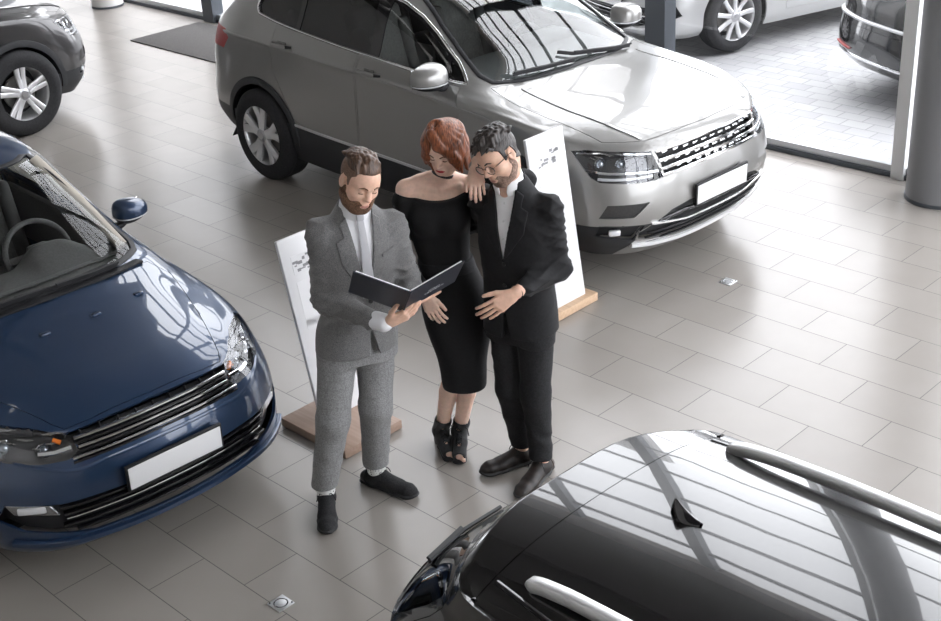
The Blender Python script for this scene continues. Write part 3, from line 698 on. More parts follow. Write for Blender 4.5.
WAG = [[((x if x > -1.7 else -1.7+(x+1.7)*1.32)*.98, y*.98, z*.96) for x, y, z in r] for r in SED2[:8]] + [
 [(.96,0,.945),(.94,.30,.94),(.88,.52,.932),(.80,.645,.93),(.72,.70,.93),(.62,.735,.932),(.50,.755,.936),(.28,.765,.94),(-.1,.765,.95),(-.65,.762,.965),(-1.25,.75,.985),(-1.75,.72,1.0),(-2.18,.62,1.0),(-2.32,.36,1.0),(-2.35,0,1.0)],
 [(.55,0,1.15),(.54,.28,1.145),(.49,.46,1.135),(.42,.565,1.125),(.36,.62,1.125),(.29,.655,1.125),(.20,.675,1.13),(.05,.685,1.135),(-.2,.69,1.14),(-.7,.685,1.145),(-1.25,.665,1.15),(-1.65,.64,1.15),(-1.98,.575,1.15),(-2.15,.34,1.15),(-2.18,0,1.15)],
 [(.16,0,1.295),(.15,.27,1.29),(.11,.43,1.28),(.05,.515,1.272),(-.01,.55,1.272),(-.07,.575,1.275),(-.15,.592,1.278),(-.3,.605,1.282),(-.55,.61,1.285),(-.9,.605,1.28),(-1.35,.595,1.27),(-1.68,.585,1.27),(-1.87,.56,1.275),(-1.985,.36,1.29),(-2.01,0,1.30)],
 [(.14,0,1.302),(.13,.26,1.298),(.09,.42,1.288),(.03,.50,1.282),(-.03,.535,1.285),(-.09,.56,1.29),(-.17,.576,1.295),(-.32,.588,1.30),(-.55,.592,1.303),(-.9,.588,1.298),(-1.35,.578,1.287),(-1.67,.567,1.278),(-1.85,.545,1.285),(-1.965,.355,1.30),(-1.99,0,1.31)],
 [(-.05,0,1.325),(-.06,.22,1.32),(-.1,.35,1.312),(-.15,.41,1.308),(-.2,.44,1.312),(-.25,.455,1.32),(-.32,.465,1.328),(-.44,.475,1.335),(-.65,.475,1.34),(-.9,.47,1.337),(-1.3,.46,1.326),(-1.52,.45,1.316),(-1.66,.42,1.308),(-1.75,.28,1.31),(-1.78,0,1.318)],
 [(-.35,0,1.355),(-.36,.06,1.355),(-.38,.1,1.356),(-.4,.12,1.356),(-.43,.13,1.357),(-.46,.14,1.358),(-.5,.145,1.36),(-.56,.15,1.362),(-.7,.15,1.365),(-.9,.15,1.362),(-1.1,.148,1.356),(-1.22,.145,1.352),(-1.3,.13,1.349),(-1.35,.09,1.347),(-1.38,0,1.346)],
 [(-.55,0,1.355),(-.555,0,1.355),(-.56,0,1.356),(-.57,0,1.356),(-.59,0,1.357),(-.61,0,1.358),(-.63,0,1.36),(-.67,0,1.362),(-.77,0,1.365),(-.88,0,1.362),(-1.0,0,1.356),(-1.06,0,1.352),(-1.1,0,1.349),(-1.13,0,1.347),(-1.15,0,1.346)],
]
def wagon_roof(G, j0):
    # one smooth crowned roof skin
    for i in range(G.shape[0]):
        for j in range(j0, G.shape[1]):
            x, y, _ = G[i, j]
            G[i, j, 2] = 1.364-.022*(x+.65)**2-.12*y*y-.42*y**4-(.34*(x+.2)**2 if x > -.2 else 0)
    return G
def front_bits(car, M, k=1., z=1.):
    # nose of the saloon: lamps, three-bar grille, lower grille, fog lamps
    r = car.root; S = car.S; sc = lambda P: [(x*k, y*k, q*z) for x, y, q in P]
    HL = sc([(1.60, -.735, .815), (1.75, -.625, .814), (1.86, -.54, .803), (1.965, -.432, .776), (2.003, -.412, .741), (2.026, -.402, .70), (2.028, -.455, .672), (1.982, -.56, .677), (1.87, -.69, .695), (1.72, -.77, .735), (1.60, -.80, .785)])
    headlight(car, HL, math.radians(42), M,
              drl=[(sc([(2.0, -.42, .72), (1.985, -.50, .715), (1.95, -.56, .72)]), .012, 'chrome', 'lamp_fin'), (sc([(1.94, -.47, .765), (1.97, -.45, .75)]), .010, 'lens_amber', 'indicator_bulb')],
              bowls=[(1.80*k, -.665*k, .757*z, .046), (1.93*k, -.52*k, .742*z, .036)])
    gp = [(-.432, .773), (-.22, .787), (0, .791), (.22, .787), (.432, .773), (.40, .715), (.455, .682), (.42, .660), (.30, .664), (0, .672), (-.30, .664), (-.42, .660), (-.455, .682), (-.40, .715)]
    gp = [(y*k, q*z) for y, q in gp]
    pc = car.cut(gp, 'front', lambda c: c.x > 1.5); g = empty('radiator_grille', parent=r)
    obj('grille_back', offset_piece(pc, -.04), M['black'], g); pc.free()
    for a, w in ((.758, .405), (.722, .40), (.682, .44)):
        zf = lambda y, a=a: (a-.010*(abs(y)/.44)**2)*z
        hbar(car, a, -w*k, w*k, .012, .006, M['chrome'], 'chrome_bar', g, -.004, zf)
        hbar(car, a, -w*k, w*k, .02, .009, M['gloss_black'], 'grille_slat', g, -.018, lambda y, a=a: (a-.02-.010*(abs(y)/.44)**2)*z)
    for y in np.linspace(-.36, .36, 9):
        A = S.front(y*k, .77*z, -.03); B = S.front(y*k, .68*z, -.03)
        if A and B: obj('grille_rib', tube([A, B], 1, 6, flat=(.004, .01, Vector((1, 0, 0)))), M['black'], g)
    lg = [(-.74, .505), (-.52, .482), (-.26, .476), (0, .478), (.26, .476), (.52, .482), (.74, .505), (.775, .42), (.70, .365), (.42, .298), (0, .285), (-.42, .298), (-.70, .365), (-.775, .42)]
    lg = [(y*k, q*z) for y, q in lg]
    pc = car.cut(lg, 'front', lambda c: c.x > 1.3); e = empty('lower_grille', parent=r)
    obj('grille_recess', offset_piece(pc, -.045), M['black'], e); pc.free()
    for a, w in ((.462, .55), (.43, .54), (.37, .55), (.335, .50)):
        hbar(car, a*z, -w*k, w*k, .016, .007, M['gloss_black'], 'grille_slat', e, -.008)
    hbar(car, .40*z, -.53*k, .53*k, .01, .005, M['chrome'], 'chrome_strip', e, -.012)
    for s in (1, -1):
        e = empty('fog_lamp', parent=r); fr = frame(s*math.radians(35))
        fl = sc([(1.886, -.742, .504), (2.023, -.581, .484), (2.039, -.551, .423), (1.919, -.717, .451)])
        P, N = S.along(uv3(fl, fr, s), fr, 4., -.02)
        if len(P) == 4:
            bm = bmesh.new(); vs = [bm.verts.new(p) for p in P]; bm.faces.new(vs); q = bmesh.ops.extrude_face_region(bm, geom=bm.faces[:])
            for v in q['geom']:
                if isinstance(v, bmesh.types.BMVert): v.co += N[0]*.022
            bmesh.ops.recalc_face_normals(bm, faces=bm.faces); bevel(bm, .006)
            obj('fog_housing', bm, M['lamp_grey'], e)
            c0 = sum(P, Vector((0, 0, 0)))/4+N[0]*.02
            obj('fog_reflector', boxbm(c0, (.02, .13, .035), Euler((0, 0, s*math.radians(38))).to_matrix(), b=.008), M['lens_white'], e)
    hood = [(.93, -.66), (1.0, -.45), (1.01, 0), (1.0, .45), (.93, .66), (1.10, .70), (1.30, .65), (1.52, .585), (1.765, .50), (1.90, .452), (1.955, .42), (1.975, .30), (1.985, 0), (1.975, -.30), (1.955, -.42), (1.90, -.452), (1.765, -.50), (1.52, -.585), (1.30, -.65), (1.10, -.70)]
    hood = [(x*k, y*k) for x, y in hood]
    q = car.cut(hood, 'top', lambda c: c.z > .74*z and c.x > .8); car.part('hood', q, M['paint'], g=.0035)
    # bumper seam below the lamps
    for s in (1, -1):
        for (x, y) in ((1.30, .14), (1.24, .42)):
            p = S.top(x*k, s*y*k, .004)
            if p: obj('washer_nozzle', boxbm(p, (.03, .05, .014), b=.006), M['paint'], r)
    pts = [(.0, .632), (.28, .628), (.45, .62), (.56, .655), (.66, .69)]
    for s in (1, -1):
        P_ = [S.front(s*y*k, q*z, -.002) for y, q in spline(pts, 5)]; P_ = [p for p in P_ if p]
        obj('bumper_crease', tube(P_, 1, 8, flat=(.010, .005, Vector((1, 0, .4)))), M['paint'], r)
    hbar(car, .27*z, -.74*k, .74*k, .022, .016, M['paint'], 'bumper_lip', r, .006, lambda y: (.262+.045*(abs(y)/.74)**2)*z, n=40)
    plate(r, S.front(0, .515*z, .018), .50, .115, math.radians(-3), M)
def build_sedan(pose, M, label, style=(5, 'pair'), R=.305, group=None, rim=.205, mir=(.52, .93, 1.03, .98)):
    car = Car('car', label, 'car', SED2, pose, M, group); S = car.S; r = car.root
    wsp = [(-.66, .974), (-.50, .978), (-.25, .990), (0, .994), (.25, .990), (.50, .978), (.66, .974), (.69, .99), (.655, 1.09), (.61, 1.20), (.56, 1.31), (.525, 1.385), (.48, 1.394), (.25, 1.402), (0, 1.407), (-.25, 1.402), (-.48, 1.394), (-.525, 1.385), (-.56, 1.31), (-.61, 1.20), (-.655, 1.09), (-.69, .99)]
    q = car.cut(wsp, 'front', lambda c: c.x > -.05 and c.x < 1.1 and c.z > .94); car.part('windshield', q, M['glass_front'], g=0, off=-.004)
    strip(S, wsp, 'front', .018, .006, M['black'], 'windshield_seal', r, lift=.001)
    fs = lambda c, s: c.y*s > .4
    fw = [(.56, .985), (.42, 1.10), (.22, 1.25), (.06, 1.345), (-.10, 1.375), (-.29, 1.38), (-.33, 1.0), (0, .995)]
    rw = [(-.40, 1.375), (-.62, 1.362), (-.83, 1.30), (-1.0, 1.14), (-1.02, 1.06), (-.75, 1.02), (-.42, 1.005)]
    pane(car, fw, 'side_window', M['glass_side'], fs); pane(car, rw, 'side_window', M['glass_side'], fs)
    dlo = [(.64, .972), (.44, 1.12), (.23, 1.27), (.06, 1.365), (-.10, 1.392), (-.35, 1.398), (-.64, 1.378), (-.86, 1.31), (-1.04, 1.14), (-1.06, 1.05), (-.75, 1.008), (-.1, .985)]
    for s in (1, -1):
        q = car.cut(dlo, 'side', lambda c, s=s: c.y*s > .4); car.part('window_frame', q, M['gloss_black'], g=0, off=-.002, th=.006)
    bw = [(-.56, 1.10), (.56, 1.10), (.46, 1.375), (-.46, 1.375)]
    q = car.cut(round_poly(bw, .06), 'front', lambda c: c.x < -.7); car.part('rear_window', q, M['glass_dark'], g=0, off=-.004)
    front_bits(car, M)
    car.wheels((1.276, -1.276), .85, R, .20, rim, style, R+.04, R+.01)
    TL = [(-1.95, -.75, .93), (-1.95, -.78, .76), (-2.18, -.62, .74), (-2.20, -.40, .76), (-2.15, -.40, .92), (-2.05, -.66, .95)]
    for s in (1, -1):
        fr = frame(s*math.radians(140)); q = car.cut(uv3(TL, fr, s), fr, lambda c, s=s: c.y*s > .2 and c.x < -1.6)
        car.part('tail_lamp', q, M['lens_red'], g=.001, th=.01)
    fd = [(.60, .965), (.68, .85), (.70, .60), (.66, .30), (-.36, .30), (-.36, .992), (0, .982)]
    rd = [(-.37, .30), (-.88, .30), (-.98, .45), (-1.12, .70), (-1.14, .90), (-1.07, 1.03), (-.75, 1.0), (-.37, .992)]
    doors(car, [(fd, -.22, .90), (rd, -.95, .93)], 'paint')
    for s in (1, -1): mirror(r, (mir[0], s*mir[1], mir[2]), s, M, mir[3], 'mirror_paint')
    # cowl and wipers
    wiper(r, S, [(.94, .48), (.975, .30), (.985, .1), (.965, -.12)], M); wiper(r, S, [(.985, .02), (.97, -.25), (.90, -.52)], M)
    obj('cowl_panel', tube([S.top(x, y, .004) for x, y in ((.92, -.62), (.99, -.40), (1.02, 0), (.99, .40), (.92, .62))], 1, 8, flat=(.03, .008, Vector((0, 0, 1)))), M['black'], r)
    car.pan(-1.8, 1.62, .66, .20)
    e = empty('dashboard', parent=r)
    P = [[(.93, .925), (.80, .945), (.60, .955), (.44, .945), (.36, .89), (.34, .78), (.36, .55)]]
    ys = np.linspace(-.66, .66, 31); v = []; f = []
    for y in ys:
        hump = .085*math.exp(-((y-.36)/.17)**4)
        for i, (x, z) in enumerate(P[0]):
            w = (0, .0, .25, 1, 1, .5, 0)[i]
            v.append((x*1-.05*(abs(y)/.66)**2*(i < 3)-.05*w*(hump/.085), y, z+hump*w-.03*(abs(y)/.66)**4))
    n = len(P[0])
    for a in range(len(ys)-1):
        for b in range(n-1): f.append((a*n+b, a*n+b+1, (a+1)*n+b+1, (a+1)*n+b))
    d = obj('dash_top', (v, f), M['trimdark'], e); k_ = d.modifiers.new('b', 'SUBSURF'); k_.levels = k_.render_levels = 2
    for s in (-1, 1):
        obj('speaker_strip', tube([(.86, s*.08, .943), (.83, s*.30, .946), (.78, s*.55, .935)], 1, 8, flat=(.016, .004, Vector((0, 0, 1)))), M['black'], e)
        obj('air_vent', boxbm((.52, s*.57, .955), (.10, .05, .012), b=.004), M['black'], e)
    obj('dash_ridge', tube([(.70, -.62, .943), (.74, -.3, .957), (.75, 0, .957), (.74, .3, .957), (.70, .62, .943)], 1, 8, flat=(.02, .006, Vector((0, 0, 1)))), M['trimdark'], e)
    steering(r, (.25, .36, .90), M)
    for s in (1, -1):
        seat(r, -.22, s*.36, .46, M)
        obj('door_lining', boxbm((-.15, s*.735, .78), (1.5, .05, .34), b=.02), M['trimdark'], r)
        obj('pillar_trim', tube([(.72, s*.64, .98), (.40, s*.60, 1.17), (.06, s*.53, 1.37)], 1, 8, flat=(.022, .03, Vector((0, s, .3)))), M['beige'], r)
    seat(r, -1.0, 0, .48, M, 'rear_bench', 1.2)
    obj('cabin_floor', boxbm((-.45, 0, .30), (2.6, 1.45, .05), b=.02), M['trimdark'], r)
    obj('firewall', boxbm((.92, 0, .60), (.05, 1.4, .58)), M['trimdark'], r)
    obj('inside_mirror', boxbm((.30, 0, 1.27), (.03, .22, .06), b=.012), M['black'], r)
    car.finish()
    return car
def build_wagon(pose, M, label, group=None, R=.31, rear_plate=True):
    car = Car('car', label, 'car', WAG, pose, M, group, fix=lambda G: wagon_roof(G, 40)); S = car.S; r = car.root; k = .98; z = .96
    wsp = [(-.66, .935), (-.30, .946), (0, .951), (.30, .946), (.66, .935), (.69, .95), (.61, 1.13), (.55, 1.25), (.52, 1.275), (.25, 1.288), (0, 1.292), (-.25, 1.288), (-.52, 1.275), (-.55, 1.25), (-.61, 1.13), (-.69, .95)]
    q = car.cut(wsp, 'front', lambda c: c.x > 0 and c.x < 1.1 and c.z > .91); car.part('windshield', q, M['glass_front'], g=0, off=-.004)
    fs = lambda c, s: c.y*s > .4
    fw = [(.54, .945), (.24, 1.17), (.06, 1.245), (-.33, 1.262), (-.36, .963), (0, .955)]
    rw = [(-.42, 1.262), (-1.0, 1.255), (-1.05, .985), (-.45, .966)]
    cw = [(-1.10, 1.25), (-1.55, 1.235), (-1.72, 1.14), (-1.66, 1.03), (-1.10, .99)]
    for p in (fw, rw, cw): pane(car, p, 'side_window', M['glass_dark'], fs)
    dlo = [(.60, .935), (.25, 1.195), (.05, 1.262), (-.33, 1.275), (-1.0, 1.268), (-1.58, 1.25), (-1.78, 1.14), (-1.70, 1.01), (-1.10, .975), (-.1, .945)]
    for s in (1, -1):
        q = car.cut(dlo, 'side', lambda c, s=s: c.y*s > .4); car.part('window_frame', q, M['gloss_black'], g=0, off=-.002, th=.006)
    bw = [(-.60, 1.005), (.60, 1.005), (.52, 1.225), (-.52, 1.225)]
    q = car.cut(round_poly(bw, .05), 'front', lambda c: c.x < -1.7); car.part('rear_window', q, M['glass_dark'], g=0, off=-.004)
    front_bits(car, M, k, z)
    car.wheels((1.25, -1.25), .833, R, .20, .21, (5, 'pair'), .345, R+.01)
    TL = [(-1.80, -.76, .93), (-1.82, -.79, .76), (-2.10, -.62, .74), (-2.16, -.40, .76), (-2.12, -.40, .90), (-2.02, -.64, .94)]
    for s in (1, -1):
        fr = frame(s*math.radians(140)); q = car.cut(uv3(TL, fr, s), fr, lambda c, s=s: c.y*s > .2 and c.x < -1.5)
        car.part('tail_lamp', q, M['lens_red'], g=.001, th=.01)
    # roof spoiler, cut off the roof by a straight seam
    sp = [(-1.835, -.575), (-1.835, .575), (-2.2, .575), (-2.2, -.575)]
    q = car.cut(sp, 'top', lambda c: c.z > 1.245); car.part('roof_spoiler', q, M['paint'], g=.003, th=.01)
    hatch = [(-.56, .60), (.56, .60), (.66, .90), (.64, 1.0), (.545, 1.235), (-.545, 1.235), (-.64, 1.0), (-.66, .90)]
    q = car.cut(hatch, 'front', lambda c: c.x < -1.6); car.part('tailgate', q, M['paint'], g=.003)
    for s in (1, -1):     # ditch mouldings beside the roof skin
        P_ = [S.top(x, s*y, .001) for x, y in spline([(-.1, .535), (-.5, .555), (-1.0, .55), (-1.5, .537), (-1.82, .50)], 6)]
        obj('roof_moulding', tube([p for p in P_ if p], 1, 8, flat=(.009, .004, Vector((0, 0, 1)))), M['gloss_black'], r)
    fd = [(.58, .93), (.66, .82), (.68, .58), (.64, .29), (-.38, .29), (-.39, .955), (0, .945)]
    rd = [(-.39, .29), (-.86, .29), (-.96, .43), (-1.10, .67), (-1.12, .90), (-1.09, .97), (-.7, .962), (-.40, .955)]
    doors(car, [(fd, -.22, .87), (rd, -.95, .89)], 'paint')
    for s in (1, -1):
        mirror(r, (.52, s*.90, 1.0), s, M, .95)
        P = [S.top(x, s*.466, h) for x, h in ((-1.735, .002), (-1.70, .018), (-1.62, .031), (-1.45, .038), (-.9, .036), (-.40, .036), (-.22, .026), (-.13, .002))]
        P = [Vector(p) for p in spline(P, 4)]
        w = [min(1, .25+1.1*min(i, len(P)-1-i)/4) for i in range(len(P))]
        obj('roof_rail', tube(P, w, 12, flat=(.021, .021, Vector((0, 0, 1)))), M['rail'], r)
    # shark fin aerial
    a = S.top(-1.575, .02, 0); bm = bmesh.new(); V = []
    for t in np.linspace(0, 1, 9):
        x = .085-.17*t; w = .030*math.sin(PI*min(1, (.08+t*.95)))**.6; h = .014+.072*t**1.8 if t < .9 else .086*(1-t)/.1*.7
        V.append([bm.verts.new((x-.02*(h > .03)*0, y, zz)) for y, zz in ((-w, -.004), (-w*.85, h*.3), (-w*.25, h*.85), (0, h), (w*.25, h*.85), (w*.85, h*.3), (w, -.004))])
    for i in range(len(V)-1):
        for j in range(6): bm.faces.new((V[i][j], V[i+1][j], V[i+1][j+1], V[i][j+1]))
    bmesh.ops.recalc_face_normals(bm, faces=bm.faces); bmesh.ops.transform(bm, matrix=Matrix.Translation(a+Vector((.02, 0, 0))) @ Matrix.Diagonal((.66, .85, .95, 1)), verts=bm.verts)
    o = obj('aerial', bm, M['gloss_black'], r); sb = o.modifiers.new('b', 'SUBSURF'); sb.levels = sb.render_levels = 2
    if rear_plate:
        p = S.rear(0, .62, .012)
        if p: plate(r, p, .50, .11, math.radians(-6), M, facing=-1)
    P = [S.rear(y, zz, .009) for y, zz in ((.02, 1.02), (-.18, 1.045), (-.38, 1.06))]
    e = empty('rear_wiper', P[0], parent=r); P = [p-P[0] for p in P]
    obj('wiper_arm', tube(P, 1, 6, flat=(.008, .007, Vector((-1, 0, .5)))), M['black'], e); obj('wiper_blade', tube([p-Vector((.004, 0, -.008)) for p in P[1:]], 1, 6, flat=(.005, .009, Vector((-1, 0, .5)))), M['black'], e)
    for s in (1, -1): seat(r, -.25, s*.35, .30, M)
    seat(r, -1.05, 0, .28, M, 'rear_bench', 1.1)
    car.pan(-1.8, 1.6, .64, .20)
    car.finish()
    return car
# ---------------------------------------------------------------- showroom
ORG = Vector((3.28, 9.11, 0))
def ab(a, b, z=0.): return ORG+GA*a+GB*b+Vector((0, 0, z))
RG = Matrix.Rotation(GRID, 3, 'Z')
def struct(o): o['kind'] = 'structure'; return o
def plane_ab(name, a0, a1, b0, b1, z, m, t=.1):
    v = [ab(a0, b0, z), ab(a1, b0, z), ab(a1, b1, z), ab(a0, b1, z)]; v += [p-Vector((0, 0, t)) for p in v]
    return struct(obj(name, (v, [(0, 1, 2, 3), (7, 6, 5, 4), (0, 4, 5, 1), (1, 5, 6, 2), (2, 6, 7, 3), (3, 7, 4, 0)]), m, smooth=False))
def brick(m, c1, c2, mortar, bw, rh, ms, off=.5, loc=(0, 0), rough=(.2, .35), wob=.06, bump=.15, scale_noise=3.):
    n, l, b = nodes(m)
    g = n.new('ShaderNodeNewGeometry'); mp = n.new('ShaderNodeMapping'); mp.vector_type = 'POINT'
    mp.inputs['Rotation'].default_value = (0, 0, -GRID); mp.inputs['Location'].default_value = (loc[0], loc[1], 0)
    br = n.new('ShaderNodeTexBrick'); br.offset = off; br.inputs['Scale'].default_value = 1.
    br.inputs['Brick Width'].default_value = bw; br.inputs['Row Height'].default_value = rh; br.inputs['Mortar Size'].default_value = ms; br.inputs['Mortar Smooth'].default_value = .1
    br.inputs['Color1'].default_value = (*c1, 1); br.inputs['Color2'].default_value = (*c2, 1); br.inputs['Mortar'].default_value = (*mortar, 1)
    nz = n.new('ShaderNodeTexNoise'); nz.inputs['Scale'].default_value = scale_noise; nz.inputs['Detail'].default_value = 6
    mx = n.new('ShaderNodeMixRGB'); mx.blend_type = 'MULTIPLY'; mx.inputs[0].default_value = wob*2
    l.new(g.outputs['Position'], mp.inputs[0]); l.new(mp.outputs[0], br.inputs[0]); l.new(g.outputs['Position'], nz.inputs[0])
    l.new(br.outputs['Color'], mx.inputs[1]); l.new(nz.outputs[0], mx.inputs[2]); l.new(mx.outputs[0], b.inputs['Base Color'])
    r = n.new('ShaderNodeMapRange'); r.inputs[3].default_value = rough[0]; r.inputs[4].default_value = rough[1]; l.new(nz.outputs[0], r.inputs[0])
    ad = n.new('ShaderNodeMath'); ad.operation = 'MULTIPLY_ADD'; ad.inputs[1].default_value = .4; l.new(br.outputs['Fac'], ad.inputs[0]); l.new(r.outputs[0], ad.inputs[2]); l.new(ad.outputs[0], b.inputs['Roughness'])
    bp = n.new('ShaderNodeBump'); bp.inputs['Strength'].default_value = bump; bp.inputs['Distance'].default_value = .002; bp.invert = True
    l.new(br.outputs['Fac'], bp.inputs['Height']); l.new(bp.outputs[0], b.inputs['Normal'])
    return m
M_floor = brick(mat('porcelain_tiles', (.4, .38, .36)), (.322, .296, .271), (.352, .325, .298), (.10, .094, .088), .6, .3, .0022, loc=FLOOR_LOC, rough=(.20, .30))
M_paver = brick(mat('concrete_pavers', (.5, .5, .5)), (.40, .40, .41), (.47, .47, .475), (.34, .34, .345), .24, .16, .006, rough=(.6, .8), loc=(.1, .07), wob=.15, scale_noise=1.5)
M_frame = mat('anodised_grey_frame', (.10, .11, .125), .4, .5); M_alum = mat('aluminium_profile', (.62, .64, .66), .3, .6)
M_post = mat('post_white_paint', (.85, .86, .86), .5)
M_pane = glass_mat('facade_glass', (.95, .955, .96), .08)
M_wall = mat('white_plaster', (.74, .73, .71), .8); M_ceil = mat('ceiling_panels', (.20, .19, .18), .8); M_dark = mat('dark_wall', (.20, .19, .185), .7)
M_col = mat('column_grey_paint', (.20, .20, .21), .45); M_colw = mat('column_white_paint', (.78, .77, .76), .5)
AR = 7.6
plane_ab('floor', -16, AR-.03, -14, -.03, 0, M_floor)
plane_ab('floor_outside', -30, 30, .03, 30, -.02, M_paver); plane_ab('floor_outside_right', AR+.03, 30, -25, .03, -.02, M_paver)
plane_ab('ceiling', -16.2, AR+.3, -14.2, .3, 8.3, M_ceil, .2)
def wallbox(name, a0, a1, b0, b1, z0, z1, m):
    c = ab((a0+a1)/2, (b0+b1)/2, (z0+z1)/2)
    return struct(obj(name, boxbm(c, (abs(a1-a0), abs(b1-b0), z1-z0), RG), m, smooth=False))
wallbox('wall_back', -16, AR, -14.2, -14, 0, 8.1, M_wall)
wallbox('wall_left', -16.2, -16, -14, 0, 0, 8.1, M_wall)
M_fascia = mat('fascia_sand', (.42, .36, .31), .6)
# glass walls: sill, posts, transoms, panes
NT = [0]
def trim(*a): NT[0] += 1; return wallbox('trim_%d' % NT[0], *a)
def glazing(n0, posts, along):
    # along 0: the long wall at b = 0; 1: the right wall at a = AR
    lo, hi = min(posts), max(posts)
    def bx(u0, u1, t0, t1, z0, z1, m): return trim(u0, u1, t0, t1, z0, z1, m) if not along else trim(AR+t0, AR+t1, u0, u1, z0, z1, m)
    bx(lo, hi, -.07, .07, 0, .035, M_frame); bx(lo, hi, -.045, .045, .035, .085, M_alum); bx(lo, hi, -.12, .10, 7.55, 8.1, M_fascia)
    for a in posts:
        if not along and abs(a+.04) < .01: bx(a-.05, a+.05, -.09, .04, 0, 7.6, M_post)
        else: bx(a-.10, a+.10, -.10, .05, 0, 7.6, M_frame)
    for z in (2.75, 3.75, 4.65, 5.5, 6.3, 7.05): bx(lo, hi, -.05, .02, z-.028, z+.028, M_frame)
    for i in range(len(posts)-1):
        a0, a1 = posts[i], posts[i+1]
        q = [(a0, .06), (a1, .06), (a1, 7.56), (a0, 7.56)]
        v = [ab(u, 0, z) if not along else ab(AR, u, z) for u, z in q]
        struct(obj('window_%d' % (n0+i), (v, [(0, 1, 2, 3)]), M_pane, smooth=False))
posts = [-.04+2.15*k if k >= 0 else -.13+2.118*k for k in range(-4, 4)]+[AR]
glazing(1, posts, 0)
glazing(len(posts), [-6.3, -4.2, -2.1, 0], 1)
wallbox('wall_right', AR, AR+.2, -14, -6.3, 0, 8.1, M_wall)
# left of the last tall post the glass ends above the doors
low = [-16, -14.9, -12.8, -10.7, posts[0]]
trim(-16, posts[0], -.07, .07, 0, .035, M_frame); trim(-16, posts[0], -.045, .045, .035, .085, M_alum); trim(-16, posts[0], -.06, .03, 3.36, 3.46, M_frame)
for a in low[:-1]: trim(a-.08, a+.08, -.10, .05, 0, 3.4, M_frame)
for i in range(4):
    v = [ab(u, 0, z) for u, z in ((low[i], .06), (low[i+1], .06), (low[i+1], 3.4), (low[i], 3.4))]
    struct(obj('window_%d' % (len(posts)+3+i), (v, [(0, 1, 2, 3)]), M_pane, smooth=False))
wallbox('wall_front', -16, posts[0], -.12, .10, 3.46, 8.1, M_dark)
struct(obj('wall_sky_block', boxbm(ab(-22, 10, 4.5), (26, .3, 9.1), RG), mat('sky_block_grey', (.42, .41, .40), .8), smooth=False))  # added grey facade, holds back sky glare on the far left tiles
# ceiling joists; lamps out of view, added to fill light on the people
for i, b in enumerate(np.arange(-13, -1, 2.0)):
    wallbox('trim_joist_%d' % (i+1), -16, 11, b-.08, b+.08, 7.75, 8.1, M_dark)
M_fill = mat('fill_diffuser', (.9, .9, .88), .5, emit=(1., .98, .95), es=FILL_E)
M_fillf = mat('fill_frame', (.6, .6, .6), .4)
fill0 = None
for a in FILL_A:
    for b in FILL_B:
        if fill0 is None:
            e = empty('fill_lamp', ab(a, b, 7.55), GRID)
            obj('fill_frame', boxbm((0, 0, .06), (1.66, .86, .08), b=.01), M_fillf, e); obj('diffuser', boxbm((0, 0, 0), (1.6, .8, .04), b=.005), M_fill, e)
            for x in (-.7, .7): obj('hanger', tube([(x, 0, .1), (x, 0, .56)], .006), M_fillf, e)
            fill0 = e
        else:
            e = copy_tree(fill0); e.location = ab(a, b, 7.55)
        tag(e, 'long white fill lamp added out of view high over the showroom floor', 'ceiling lamp', 'added fill lamps above the showroom')
# columns
def column(name, c, r, m, label):
    e = empty(name, c); obj('column_shaft', cyl(bmesh.new(), (0, 0, .0), (0, 0, 8.08), r, seg=56), m, e)
    obj('base_ring', cyl(bmesh.new(), (0, 0, 0), (0, 0, .025), r+.006, seg=56), M_frame, e)
    e['kind'] = 'structure'; tag(e, label, 'column'); return e
column('column', (3.37, 8.69, 0), .232, M_col, 'round grey column at the right edge of the glass wall')
column('column', (-4.22, 16.35, 0), .19, M_colw, 'white round column far back at the top left')
# door mat
M_mat = noise_mix(mat('mat_charcoal', (.11, .10, .10), .9), (.085, .08, .078), (.14, .132, .128), 120, bump=.4)
c = Vector((-3.58, 14.55, 0))+GA*1.1+GB*.46
tag(obj('doormat', boxbm(c+Vector((0, 0, .006)), (2.2, .92, .012), RG, b=.004), M_mat), 'dark grey entrance mat lying on the tiles by the glass door', 'doormat')
# steel floor outlets
M_steel = mat('brushed_steel', (.62, .63, .64), .35, .8)
for p, l in (((-.896, 4.593), 'square steel floor outlet cover in the tiles near the blue car'), ((1.633, 7.52), 'square steel floor outlet cover in the tiles before the silver off-roader')):
    e = empty('floor_outlet', (p[0], p[1], 0), GRID); tag(e, l, 'floor outlet')
    obj('cover_plate', boxbm((0, 0, .003), (.085, .085, .006), b=.002), M_steel, e)
    obj('lid_ring', lathe([(.026, .006), (.030, .0075), (.033, .006)], 32, 'z'), BASE['lamp_grey'], e)
    for x, y in ((.034, .034), (-.034, -.034)): obj('screw', cyl(bmesh.new(), (x, y, .006), (x, y, .0085), .004, seg=10), BASE['black'], e)
